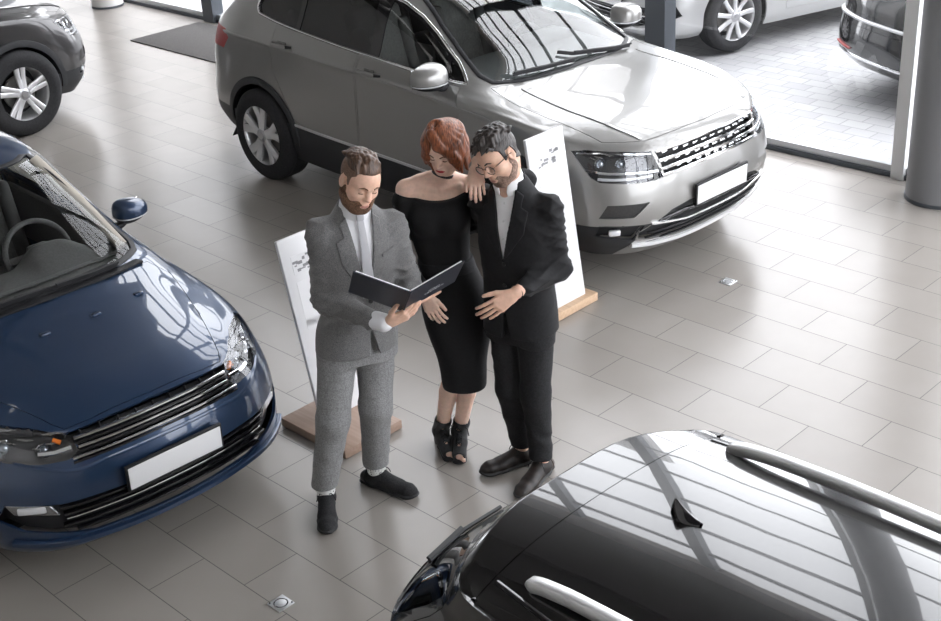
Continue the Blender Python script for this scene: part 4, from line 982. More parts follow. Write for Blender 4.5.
# information stands
M_wood = noise_mix(mat('oak_veneer', (.5, .33, .2), .45), (.50, .34, .22), (.62, .44, .30), 3.5, 5, .3, .7, coord='Object', stretch=(1, 14, 14))
M_wood2 = noise_mix(mat('walnut_veneer', (.3, .2, .15), .45), (.30, .205, .155), (.38, .27, .21), 3.5, 5, .3, .7, coord='Object', stretch=(1, 14, 14))
M_board = mat('board_white', (.70, .70, .71), .35, coat=.2); M_print = mat('print_grey', (.50, .50, .51), .6); M_print2 = mat('print_light', (.68, .68, .69), .6); M_pic = mat('print_dark', (.25, .25, .26), .6)
def info_stand(corner, depth, width, thick, back, off, wb, hb, lean, m, label):
    # corner: front left foot corner; GA is forward, GB along the front
    e = empty('info_stand', corner, GRID); tag(e, label, 'information stand', None)
    obj('foot', boxbm((-depth/2, width/2, thick/2+.004), (depth, width, thick), b=.004), m, e)
    b = obj('board', boxbm((0, wb/2, hb/2), (.024, wb, hb), b=.006), M_board, e)
    R = Matrix.Translation((-back, off, thick+.002)) @ Matrix.Rotation(-math.radians(lean), 4, 'Y'); b.matrix_local = R
    def pr(name, y0, y1, z0, z1, mm):
        o = obj(name, boxbm((.0124, (y0+y1)/2, (z0+z1)/2), (.0012, y1-y0, z1-z0)), mm, e, smooth=False); o.matrix_local = R; return o
    def text(name, y0, y1, zs, mm):   # rows of grey print too small to read
        bm = bmesh.new()
        for i, z in enumerate(zs):
            y = y0
            while y < y1-.01:
                w = .012+.03*random.random(); w = min(w, y1-y); box(bm, (.0124, y+w/2, z), (.001, w, .006)); y += w+.008
        o = obj(name, bm, mm, e, smooth=False); o.matrix_local = R
    x0, x1 = wb*.20, wb*.80
    bm = bmesh.new(); pr('photo_print', x0, x1, hb-.20, hb-.10, M_print2)
    for k in range(16):
        y = x0+(x1-x0)*random.random()*.85; z = hb-.19+.08*random.random(); box(bm, (.0130, y+.014, z), (.0012, .012+.03*random.random(), .006+.012*random.random()))
    o = obj('photo_detail', bm, M_pic, e, smooth=False); o['kind'] = 'stuff'; o.matrix_local = R
    pr('panel_print', x0, x1, hb-.48, hb-.24, M_print2.copy() if False else M_board)
    text('text_block', x0, x1, np.arange(hb-.25, hb-.40, -.022), M_print2); text('text_block', x0, x0+(x1-x0)*.55, np.arange(hb-.42, hb-.47, -.018), M_print)
    pr('band_print', x0, x1, hb-.50, hb-.445, M_print2)
    text('text_block', x0+.03, x1-.02, np.arange(hb-.60, hb-.86, -.024), M_print2)
    pr('stamp_print', x0, x0+.06, hb-.915, hb-.89, M_print)
    obj('bracket', boxbm((-back-.035, off+wb/2, thick+.04), (.03, wb*.6, .08), b=.004), M_wood2, e)
    return e
info_stand((-.678, 5.71, 0), .52, .395, .05, .306, .100, .29, 1.01, 11.5, M_wood2, 'white information board on a brown foot behind the man in grey')
info_stand((.465, 7.044, 0), .34, .46, .055, .055, .07, .325, 1.07, 8.5, M_wood, 'white information board on a pale wooden foot before the silver off-roader')
BASE['beige'] = mat('pillar_beige', (.5, .46, .40), .7); BASE['rail'] = mat('rail_aluminium', (.72, .72, .72), .42, .8)
silver = carset(paint('silver_paint', (.31, .305, .295), .55, .35))
build_suv((.072, 9.498, -47.6, 1.02), silver, 'silver grey off-roader parked by the glass wall, nose towards the right')
cab = noise_mix(mat('cabin_plastic_grey', (.10, .098, .096), .5), (.085, .083, .081), (.115, .112, .11), 90)
blue = carset(paint('blue_paint', (.014, .036, .085), .4, .35), trimdark=cab, glass_front=glass_mat('windshield_glass_clear', (.86, .88, .88), .035))
build_sedan((-2.73, 6.566, -47.8, .955), blue, 'dark blue saloon car at the left edge beside the man in grey', mir=(.40, .885, 1.035, .82))
blk = carset(paint('black_paint', (.004, .004, .0045), 0., .2))
build_wagon((1.622, 2.010, -47.7, 1.0), blk, 'glossy black estate car with silver roof rails at the lower right')
gry = carset(paint('anthracite_paint', (.035, .033, .034), .4, .3))
build_suv((-5.42, 11.05, 46, 1.02), gry, 'dark grey off-roader at the top left, only its nose and front wheel in view', style=(5, 'pair'), R=.372)
out1 = carset(paint('pale_silver_paint', (.52, .52, .52), .5, .35))
build_sedan((3.49, 14.10, 208.6, 1.05), out1, 'silver saloon car parked outside behind the glass wall', style=(9, 'single'), R=.33, rim=.225)
out2 = carset(paint('black_outdoor_paint', (.005, .005, .006), 0., .15))
o2 = build_wagon((5.85, 11.60, 20, 1.05), out2, 'black car parked outside behind the glass, its rear corner at the top right', rear_plate=False)
for z, h, m, nm in ((.66, .022, 'alloy', 'bumper_strip'), (.36, .008, 'chrome', 'bumper_chrome')):
    P = [o2.S.rear(y, z, .004) for y in np.linspace(-.74, .74, 25)]; P = [p for p in P if p]
    obj(nm, tube(P, 1, 8, flat=(.012, h, Vector((-1, 0, 0)))), out2[m], o2.root)
for q in (-1, 1):
    P = [o2.S.rear(q*y, .41, .006) for y in (.34, .44, .54, .62)]; P = [p for p in P if p]
    obj('rear_reflector', tube(P, 1, 8, flat=(.014, .006, Vector((0, 0, 1)))), out2['lens_red'], o2.root)
# ---------------------------------------------------------------- soft modelling: distance fields turned into one closed surface
import openvdb
VOX = .0035
def nv(v): v = np.array(v, float); return v/np.linalg.norm(v)
class Field:
    def __init__(self, lo, hi, v=VOX):
        self.v = v; self.i0 = np.floor(np.array(lo)/v).astype(int); n = np.ceil(np.array(hi)/v).astype(int)-self.i0+1
        self.a = np.full(n, .06, np.float32)
    def sl(self, lo, hi):
        a = np.maximum(np.floor(np.array(lo)/self.v).astype(int)-self.i0, 0); b = np.minimum(np.ceil(np.array(hi)/self.v).astype(int)-self.i0+1, self.a.shape)
        b = np.maximum(a, b)
        s = tuple(slice(x, y) for x, y in zip(a, b))
        X = ((np.arange(a[0], b[0])+self.i0[0])*self.v).astype(np.float32)[:, None, None]
        Y = ((np.arange(a[1], b[1])+self.i0[1])*self.v).astype(np.float32)[None, :, None]
        Z = ((np.arange(a[2], b[2])+self.i0[2])*self.v).astype(np.float32)[None, None, :]
        return s, X, Y, Z
    def add(self, prim, k=.01, disp=None):
        fn, lo, hi = prim; m = k+.012
        s, X, Y, Z = self.sl(np.array(lo)-m, np.array(hi)+m)
        if 0 in self.a[s].shape: return self
        d = fn(X, Y, Z)
        if disp is not None: d = d+disp(X, Y, Z)
        A = self.a[s]; d = np.broadcast_to(d, A.shape)
        if k > 0:
            h = np.maximum(k-np.abs(A-d), 0)/k; self.a[s] = np.minimum(A, d)-h*h*k*.25
        else: self.a[s] = np.minimum(A, d)
        return self
    def sub(self, prim, k=.005):
        fn, lo, hi = prim; m = k+.012
        s, X, Y, Z = self.sl(np.array(lo)-m, np.array(hi)+m)
        d = -fn(X, Y, Z); A = self.a[s]; d = np.broadcast_to(d, A.shape)
        if k > 0:
            h = np.maximum(k-np.abs(A-d), 0)/k; self.a[s] = np.maximum(A, d)+h*h*k*.25
        else: self.a[s] = np.maximum(A, d)
        return self
    def patch(self, lo, hi, t, region, inner=.012):
        # a raised layer of thickness t on this surface, only inside region(X,Y,Z) < 0
        f = Field(lo, hi, self.v); s, X, Y, Z = self.sl(lo, hi)
        A = self.a[s]; d = np.maximum(np.maximum(A-t, -(A+inner)), np.broadcast_to(region(X, Y, Z), A.shape))
        o = tuple(slice(x.start+self.i0[i]-f.i0[i], x.stop+self.i0[i]-f.i0[i]) for i, x in enumerate(s))
        f.a[o] = d; return f
    def mesh(self, smooth=0):
        a = self.a.copy()
        for ax in range(3):
            sl = [slice(None)]*3
            for e in (0, -1): sl[ax] = e; a[tuple(sl)] = .06
        g = openvdb.FloatGrid(.06); g.copyFromArray(a.astype(np.float32)); v, q = g.convertToQuads(isovalue=0.)
        v = (np.array(v)+self.i0)*self.v
        for _ in range(smooth):
            s = np.zeros_like(v); c = np.zeros(len(v))
            for i in range(4):
                for j in (1, 3):
                    np.add.at(s, q[:, i], v[q[:, (i+j) % 4]]); np.add.at(c, q[:, i], 1)
            v = .5*v+.5*s/np.maximum(c, 1)[:, None]
        return v, q[:, ::-1] if FLIP else q
    def obj(self, name, m, parent, smooth=1, org=None):
        v, q = self.mesh(smooth)
        if org is not None: v = v-np.array(org)
        me = bpy.data.meshes.new(name); me.vertices.add(len(v)); me.vertices.foreach_set('co', v.astype(np.float32).ravel())
        me.loops.add(q.size); me.polygons.add(len(q)); me.loops.foreach_set('vertex_index', q.astype(np.int32).ravel())
        me.polygons.foreach_set('loop_start', np.arange(0, q.size, 4, dtype=np.int32)); me.polygons.foreach_set('loop_total', np.full(len(q), 4, np.int32))
        me.update(); me.validate(); me.polygons.foreach_set('use_smooth', [True]*len(me.polygons))
        me.materials.append(m); o = bpy.data.objects.new(name, me); C.objects.link(o); o.parent = parent
        return o
FLIP = False
def cap(a, b, r1, r2=None, flat=None):
    # tapered capsule; flat=(direction, factor) squeezes it along a direction
    a = np.array(a, float); b = np.array(b, float); r2 = r1 if r2 is None else r2; R = max(r1, r2)
    def fn(X, Y, Z):
        px, py, pz = X-a[0], Y-a[1], Z-a[2]; d = b-a
        if flat is not None:
            n = nv(flat[0]); k = 1/flat[1]-1
            t = px*n[0]+py*n[1]+pz*n[2]; td = d@n
            px, py, pz = px+n[0]*t*k, py+n[1]*t*k, pz+n[2]*t*k; d = d+n*td*k
        h = np.clip((px*d[0]+py*d[1]+pz*d[2])/max(d@d, 1e-12), 0, 1)
        q = np.sqrt((px-h*d[0])**2+(py-h*d[1])**2+(pz-h*d[2])**2)-(r1+(r2-r1)*h)
        return q*(flat[1] if flat is not None and flat[1] < 1 else 1)
    return fn, np.minimum(a, b)-R, np.maximum(a, b)+R
def chain(f, pts, rs, k=.02, disp=None, flat=None):
    for i in range(len(pts)-1): f.add(cap(pts[i], pts[i+1], rs[i], rs[i+1], flat), k, disp)
def ell(c, r, R=None):
    c = np.array(c, float); r = np.array(r, float); R = np.eye(3) if R is None else np.array(R, float); M = r.max()
    def fn(X, Y, Z):
        x, y, z = X-c[0], Y-c[1], Z-c[2]
        u = (R[0, 0]*x+R[1, 0]*y+R[2, 0]*z)/r[0]; v = (R[0, 1]*x+R[1, 1]*y+R[2, 1]*z)/r[1]; w = (R[0, 2]*x+R[1, 2]*y+R[2, 2]*z)/r[2]
        k0 = np.sqrt(u*u+v*v+w*w); k1 = np.sqrt((u/r[0])**2+(v/r[1])**2+(w/r[2])**2)
        return k0*(k0-1)/np.maximum(k1, 1e-6)
    return fn, c-M, c+M
def rbox(c, s, R=None, r=.005):
    c = np.array(c, float); s = np.array(s, float)/2-r; R = np.eye(3) if R is None else np.array(R, float); M = np.linalg.norm(s)+r
    def fn(X, Y, Z):
        x, y, z = X-c[0], Y-c[1], Z-c[2]
        q = [np.abs(R[0, i]*x+R[1, i]*y+R[2, i]*z)-s[i] for i in range(3)]
        return np.sqrt(sum(np.maximum(t, 0)**2 for t in q))+np.minimum(np.maximum(q[0], np.maximum(q[1], q[2])), 0)-r
    return fn, c-M, c+M
def loft(keys, p=2.3, rnd=.01):
    # keys: (z, cx, cy, half width, half depth, yaw deg) bottom to top; width axis at yaw from +x
    K = np.array(keys, float); K = K[np.argsort(K[:, 0])]; zs = np.linspace(K[0, 0], K[-1, 0], 160)
    def pch(x, y):
        h = np.diff(x); d = np.diff(y)/h; m = np.zeros_like(y); m[0], m[-1] = d[0], d[-1]
        for i in range(1, len(x)-1): m[i] = 0 if d[i-1]*d[i] <= 0 else 2*d[i-1]*d[i]/(d[i-1]+d[i])
        out = np.empty_like(zs); j = np.clip(np.searchsorted(x, zs, 'right')-1, 0, len(x)-2); t = (zs-x[j])/h[j]
        return (2*t**3-3*t**2+1)*y[j]+(t**3-2*t**2+t)*h[j]*m[j]+(-2*t**3+3*t**2)*y[j+1]+(t**3-t**2)*h[j]*m[j+1]
    P = [pch(K[:, 0], K[:, i]) for i in range(1, 6)]
    z0, z1 = K[0, 0], K[-1, 0]; R = max(K[:, 3].max(), K[:, 4].max())+.02
    lo = np.array([K[:, 1].min()-R, K[:, 2].min()-R, z0]); hi = np.array([K[:, 1].max()+R, K[:, 2].max()+R, z1])
    def fn(X, Y, Z):
        zz = np.clip(Z[0, 0], z0, z1); cx, cy, w, d, ya = [np.interp(zz, zs, q)[None, None, :] for q in P]
        ya = np.radians(ya); c, s = np.cos(ya), np.sin(ya); x, y = X-cx, Y-cy
        u = np.abs(c*x+s*y)/w; v = np.abs(-s*x+c*y)/d
        q = (u**p+v**p)**(1/p)
        e = (q-1)*np.minimum(w, d)*1.05
        zd = np.maximum(Z-z1, z0-Z)
        return np.maximum(e, zd)
    return fn, lo, hi
def poly2(poly, O, U, V):
    # distance to a flat outline in the plane O,U,V, carried straight through along the normal
    P = np.array(poly, float); O = np.array(O, float); U = nv(U); V = nv(V)
    def fn(X, Y, Z):
        x, y, z = X-O[0], Y-O[1], Z-O[2]; u = x*U[0]+y*U[1]+z*U[2]; v = x*V[0]+y*V[1]+z*V[2]
        d = np.full(np.broadcast(u, v).shape, 1e9, np.float32); s = np.ones_like(d); n = len(P); j = n-1
        for i in range(n):
            e = P[j]-P[i]; wx, wy = u-P[i][0], v-P[i][1]; t = np.clip((wx*e[0]+wy*e[1])/(e@e), 0, 1)
            d = np.minimum(d, (wx-e[0]*t)**2+(wy-e[1]*t)**2)
            c1 = v >= P[i][1]; c2 = v < P[j][1]; c3 = e[0]*wy > e[1]*wx
            fl = (c1 & c2 & c3) | (~c1 & ~c2 & ~c3); s = np.where(fl, -s, s); j = i
        return s*np.sqrt(d)
    return fn
def folds(amp, dirs, seed=0):
    # soft cloth creases: warped waves along given directions
    rs = np.random.RandomState(seed); W = [(np.array(d, float)*f, rs.rand()*6.28) for d, f in dirs]
    def fn(X, Y, Z):
        wr = .35*np.sin(17*X+9*Z+3*seed)+.35*np.sin(13*Y-11*Z+seed)+.3*np.sin(23*Z+7*X-5*Y)
        s = 0
        for d, ph in W: s = s+np.abs(np.sin(.5*(d[0]*X+d[1]*Y+d[2]*Z)+ph+wr*2.2))-.6
        return amp*s/len(W)
    return fn
def basis(f, u):
    # columns right, forward, up
    f = nv(f); u = np.array(u, float); u = nv(u-f*(u@f)); r = np.cross(f, u); return np.stack([r, f, u], 1)
def head(F, c, R, s=1., fem=False):
    # c: centre of the head, R columns right/forward/up
    L = lambda p: np.array(c)+R@(np.array(p, float)*s)
    E = lambda p, r, k=.012: F.add(ell(L(p), np.array(r)*s, R), k)
    j = .88 if fem else 1.
    E((0, -.012, .032), (.074, .094, .084)); E((0, .022, -.028), (.061*j, .070, .082), .03); E((0, .048, .035), (.056, .045, .05), .03)
    F.add(cap(L((-.034*j, .030, -.075)), L((.034*j, .030, -.075)), .034*s), .03)
    F.add(cap(L((-.010, .070, -.100)), L((.010, .070, -.100)), .017*s*(.9 if fem else 1.05)), .028)
    for q in (-1, 1):
        F.add(cap(L((q*.050*j, -.002, -.058)), L((q*.028*j, .060, -.094)), .020*s, .016*s), .025)
        E((q*.040, .058, -.022), (.022, .022, .018), .025)
        F.add(cap(L((q*.012, .083, .021)), L((q*.044, .070, .022)), .010*s, .008*s), .014)
    for q in (-1, 1): F.sub(ell(L((q*.031, .094, .002)), np.array((.019, .014, .012))*s, R), .012)
    for q in (-1, 1): E((q*.031, .073, .002), (.0135, .0135, .0125), .006)      # lowered lids over the eyeballs
    chain(F, [L((0, .084, .016)), L((0, .095, -.004)), L((0, .109, -.024))], [.008*s, .0085*s, .0105*s*(.9 if fem else 1)], .010)
    for q in (-1, 1): F.add(cap(L((q*.011, .095, -.028)), L((q*.008, .102, -.027)), .0075*s), .007)
    for q in (-1, 1): F.sub(ell(L((q*.007, .101, -.036)), np.array((.004, .006, .003))*s, R), .003)
    F.add(ell(L((0, .086, -.060)), np.array((.026, .013, .022))*s, R), .016)
    F.sub(cap(L((-.022, .101, -.0640)), L((.022, .101, -.0640)), .0028*s), .004)
    for q in (-1, 1):
        F.add(ell(L((q*.077, -.010, -.004)), np.array((.008, .021, .032))*s, R), .006); F.sub(ell(L((q*.085, -.004, -.002)), np.array((.006, .010, .017))*s, R), .005)
    return L
def hand(F, w, d, n, t, s=1., curl=(20, 25, 15), spread=.09, thumb=(.55, .35), curls=None):
    # w: wrist, d: along the fingers, n: out of the back of the hand, t: towards the thumb side
    d = nv(d); t = np.array(t, float); t = nv(t-d*(t@d)); n = nv(n); n = n-d*(n@d)-t*(n@t); n = nv(n)
    P = lambda a, b, c: np.array(w)+(d*a+t*b+n*c)*s
    F.add(cap(P(-.03, 0, 0), P(.012, 0, 0), .024*s, .024*s, (n, .72)), .012)
    for b0, b1, l in ((.022, .029, .088), (.008, .010, .092), (-.008, -.010, .089), (-.022, -.028, .080)):
        F.add(cap(P(.010, b0*.75, 0), P(l-.006, b1, .002), .0155*s, .0118*s), .012)
    Ls = ((.043, .025, .020), (.047, .029, .022), (.044, .027, .021), (.034, .020, .018))
    for i, (b, l0) in enumerate(((.030, .088), (.0105, .093), (-.0095, .089), (-.0285, .079))):
        ang = 0.; p = P(l0-.004, b, .001); sp = (1.4-i)*spread; cu = curls[i] if curls else curl
        r = (.0092, .0095, .009, .0080)[i]*s
        for j in range(3):
            ang += math.radians(cu[j]); dd = (d*math.cos(sp)+t*math.sin(sp)); v = dd*math.cos(ang)-n*math.sin(ang)
            q = p+v*Ls[i][j]*s
            F.add(cap(p, q, r*(1-.07*j), r*(1-.07*(j+1))), .004); p = q
    # thumb: leaves the side of the palm near its base
    p = P(.018, .022, -.004); v = d*math.cos(thumb[0])+t*math.sin(thumb[0])-n*thumb[1]; v = nv(v)
    q = p+v*.044*s; F.add(cap(p, q, .0145*s, .0115*s), .012)
    v2 = nv(v+d*.35-t*.12); q2 = q+v2*.034*s; F.add(cap(q, q2, .0115*s, .0102*s), .005)
    v3 = nv(v2+d*.2-n*.05); q3 = q2+v3*.026*s; F.add(cap(q2, q3, .0102*s, .0082*s), .004)
def shoe(parent, ankle, toe_dir, L=.285, kind='trainer', M=None, name='shoe', ground=.0, lift=0., ws=1.):
    # ankle: point on the ground under the ankle; toe_dir: ground direction
    f = nv((toe_dir[0], toe_dir[1], 0)); r = np.array((f[1], -f[0], 0)); u = np.array((0, 0, 1.)); a = np.array((ankle[0], ankle[1], ground))
    P = lambda y, x, z: a+f*y+r*x*ws+u*z
    lo = np.minimum(P(-.12, 0, 0), P(L, 0, 0))-.09; hi = np.maximum(P(-.12, 0, 0), P(L, 0, 0))+.09; lo[2] = ground-.005; hi[2] = ground+.2
    e = empty(name, tuple(a), parent=parent); v = .003
    S = Field(lo, hi, v); U = Field(lo, hi, v); B = np.stack([r, f, u], 1)
    bk = -.075; ln = L+bk
    sole = [(bk, .030), (bk+.06, .034), (bk+.13, .034), (bk+.19, .045), (ln-.045, .043), (ln-.015, .028)]
    for i in range(len(sole)-1): S.add(cap(P(sole[i][0], 0, .016), P(sole[i+1][0], 0, .016+(.008 if i == len(sole)-2 else 0)), sole[i][1], sole[i+1][1], (u, .38)), .01)
    S.sub(rbox(P(.06, 0, -.05), (.4, .6, .1), B, .001), .0)
    up = [(bk+.012, .030, .045), (bk+.07, .034, .055), (bk+.13, .034, .045), (bk+.19, .041, .036), (ln-.042, .037, .032), (ln-.022, .026, .03)]
    for i in range(len(up)-1): U.add(cap(P(up[i][0], 0, up[i][2]), P(up[i+1][0], 0, up[i+1][2]), up[i][1], up[i+1][1], (u, .85)), .02)
    U.add(cap(P(-.02, 0, .06), P(-.005, 0, .095), .040, .037), .03); U.add(cap(P(.02, 0, .08), P(.08, 0, .055), .030, .026), .03)
    U.sub(cap(P(-.012, 0, .085), P(-.0, 0, .16), .031, .034), .006)
    U.sub(rbox(P(.06, 0, -.03), (.4, .6, .08), B, .001), .0)
    U.obj('upper', M['shoe'], e, 1, a); S.obj('sole', M['sole'], e, 1, a)
    bm = bmesh.new()
    for k in range(5):
        y = .03+.019*k; z = .096-.009*k
        tube([Vector(P(y-.004, -.022, z-.008)-a), Vector(P(y+.004, 0, z+.004)-a), Vector(P(y+.004, .022, z-.008)-a)], .0032, 6, bm)
    for q in (-1, 1): tube([Vector(p) for p in spline([P(.025, 0, .104)-a, P(.035, q*.018, .112)-a, P(.045, q*.036, .100)-a, P(.05, q*.046, .075)-a], 4)], .0022, 6, bm)
    obj('laces', bm, M['lace'], e)
    t = U.patch(P(bk-.03, 0, 0)-np.array((.08, .08, 0)), P(bk+.03, 0, .12)+np.array((.08, .08, 0)), .0035, lambda X, Y, Z: np.maximum((X-a[0])*f[0]+(Y-a[1])*f[1]-(bk+.03), .03-(Z-ground)))
    t.obj('heel_counter', M['shoe2'], e, 1, a)
    return e
# ---------------------------------------------------------------- people
def cloth(name, c1, c2, scale, rough=.85, bump=.3, sheen=.2, stretch=None):
    m = noise_mix(mat(name, c1, rough, sheen=sheen), c1, c2, scale, 4, .35, .65, bump, stretch=stretch); return m
def plaid(name, c, dark, light, s=22.):
    m = mat(name, c, .85); n, l, b = nodes(m); tc = n.new('ShaderNodeTexCoord'); sp = n.new('ShaderNodeSeparateXYZ'); l.new(tc.outputs['Object'], sp.inputs[0])
    nz = n.new('ShaderNodeTexNoise'); nz.inputs['Scale'].default_value = 190; nz.inputs['Detail'].default_value = 2
    r0 = n.new('ShaderNodeValToRGB'); r0.color_ramp.elements[0].color = (*dark, 1); r0.color_ramp.elements[1].color = (*light, 1); r0.color_ramp.elements[0].position = .3; r0.color_ramp.elements[1].position = .7
    l.new(tc.outputs['Object'], nz.inputs[0]); l.new(nz.outputs[0], r0.inputs[0]); last = r0.outputs[0]
    for ax, k in (('X', s), ('Z', s), ('Y', s)):
        mu = n.new('ShaderNodeMath'); mu.operation = 'MULTIPLY'; mu.inputs[1].default_value = k; fr = n.new('ShaderNodeMath'); fr.operation = 'FRACT'; lt = n.new('ShaderNodeMath'); lt.operation = 'LESS_THAN'; lt.inputs[1].default_value = .10
        l.new(sp.outputs[ax], mu.inputs[0]); l.new(mu.outputs[0], fr.inputs[0]); l.new(fr.outputs[0], lt.inputs[0])
        sc = n.new('ShaderNodeMath'); sc.operation = 'MULTIPLY'; sc.inputs[1].default_value = .13; l.new(lt.outputs[0], sc.inputs[0])
        mx = n.new('ShaderNodeMixRGB'); mx.blend_type = 'MIX'; mx.inputs[2].default_value = (*[q*.45 for q in c], 1); l.new(sc.outputs[0], mx.inputs[0]); l.new(last, mx.inputs[1]); last = mx.outputs[0]
    l.new(last, b.inputs['Base Color']); return m
def dots(name, base, dot, scale=75.):
    m = mat(name, base, .9); n, l, b = nodes(m); tc = n.new('ShaderNodeTexCoord'); v = n.new('ShaderNodeTexVoronoi'); v.inputs['Scale'].default_value = scale; v.inputs['Randomness'].default_value = .4
    lt = n.new('ShaderNodeMath'); lt.operation = 'LESS_THAN'; lt.inputs[1].default_value = .28; mx = n.new('ShaderNodeMixRGB'); mx.inputs[1].default_value = (*base, 1); mx.inputs[2].default_value = (*dot, 1)
    l.new(tc.outputs['Object'], v.inputs[0]); l.new(v.outputs['Distance'], lt.inputs[0]); l.new(lt.outputs[0], mx.inputs[0]); l.new(mx.outputs[0], b.inputs['Base Color']); return m
def skin_mat(name, c):
    m = mat(name, c, .48, spec=.4); n, l, b = nodes(m); b.inputs['Subsurface Weight'].default_value = .12; b.inputs['Subsurface Radius'].default_value = (.9, .3, .18); b.inputs['Subsurface Scale'].default_value = .012
    return noise_mix(m, tuple(q*.94 for q in c), tuple(min(1, q*1.05) for q in c), 60, 3)
def hair_mat(name, c1, c2): return noise_mix(mat(name, c1, .42, spec=.5), c1, c2, 60, 4, .3, .7, .5, stretch=(3, 1, .35))
SKIN_M = skin_mat('skin_warm', (.68, .43, .32)); SKIN_W = skin_mat('skin_light', (.76, .53, .42))
LIPS = mat('lips_pink', (.50, .24, .20), .4); LIPS_RED = mat('lips_red', (.42, .03, .04), .35)
def finish_person(root, F, m, name='body'):
    return F.obj(name, m, root, 1)
class Head:
    def __init__(self, F, c, f, u, s=1., fem=False):
        self.F = F; self.c = np.array(c, float); self.R = basis(f, u); self.s = s; self.L = head(F, c, self.R, s, fem)
        self.lo = self.c-.15; self.hi = self.c+.15
    def loc(self, X, Y, Z):
        x, y, z = X-self.c[0], Y-self.c[1], Z-self.c[2]; R = self.R; s = self.s
        return [(R[0, i]*x+R[1, i]*y+R[2, i]*z)/s for i in range(3)]
    def patch(self, t, fn): return self.F.patch(self.lo, self.hi, t, lambda X, Y, Z: fn(*self.loc(X, Y, Z))*self.s)
    def side(self, poly):
        g = poly2(poly, (0, 0, 0), (0, 1, 0), (0, 0, 1)); return lambda x, y, z: g(x, y, z)
    def front(self, poly):
        g = poly2(poly, (0, 0, 0), (1, 0, 0), (0, 0, 1)); return lambda x, y, z: np.maximum(g(x, y, z), .03-y)
    def features(self, root, brow, lips, fem=False):
        for q in (-1, 1):
            p = [(q*.013, .0185), (q*.030, .0245), (q*.049, .0185), (q*.049, .0240), (q*.030, .0330), (q*.013, .0270)]
            self.patch(.0022, self.front(p)).obj('eyebrow', brow, root, 1)
            p = [(q*.0165, -.0030), (q*.024, -.0075), (q*.031, -.0092), (q*.039, -.0078), (q*.0475, -.0025), (q*.0485, .0005), (q*.039, -.0040), (q*.031, -.0054), (q*.024, -.0042), (q*.0165, -.0005)]
            self.patch(.0030 if not fem else .0036, self.front(p)).obj('eyelashes', brow, root, 1)
        w = .024 if not fem else .026
        p = [(-w, -.0635), (-.010, -.0575), (0, -.0592), (.010, -.0575), (w, -.0635), (.012, -.0735), (0, -.0755), (-.012, -.0735)]
        self.patch(.0028 if fem else .0015, self.front(p)).obj('lips', lips, root, 1)
def strands(H, pts, rs, k=.006):
    for i in range(len(pts)-1): H.add(cap(pts[i], pts[i+1], rs[i], rs[i+1]), k)
def locks(H, L, rs, n, wx, y1, dy, ln0, hz0, mess, r0=.008):
    # short combed-back locks lying over the crown
    zc = lambda x, y: .062+.056*math.sqrt(max(.05, 1-(x/.074)**2-((y+.012)/.094)**2))
    for i in range(n):
        x = wx*(2*rs.rand()-1); y = y1-dy*rs.rand(); ln = ln0*(.7+.6*rs.rand()); dx = (.006+.012*rs.randn()*mess*2); h = hz0*(.5+.7*rs.rand())*(1 if y > -.01 else .6)
        sg = -1 if (mess > .4 and y > .035 and rs.rand() < .5) else 1
        ya, yb = max(-.085, y-.45*ln*sg), max(-.098, y-ln*sg); x2 = max(-wx, min(wx, x+dx))
        strands(H, [L((x, y, zc(x, y)-.006)), L(((x+x2)/2, ya, zc((x+x2)/2, ya)+h)), L((x2, yb, zc(x2, yb)+h*(.35+mess*.6*rs.rand())))], [r0, r0, .0035], .006)
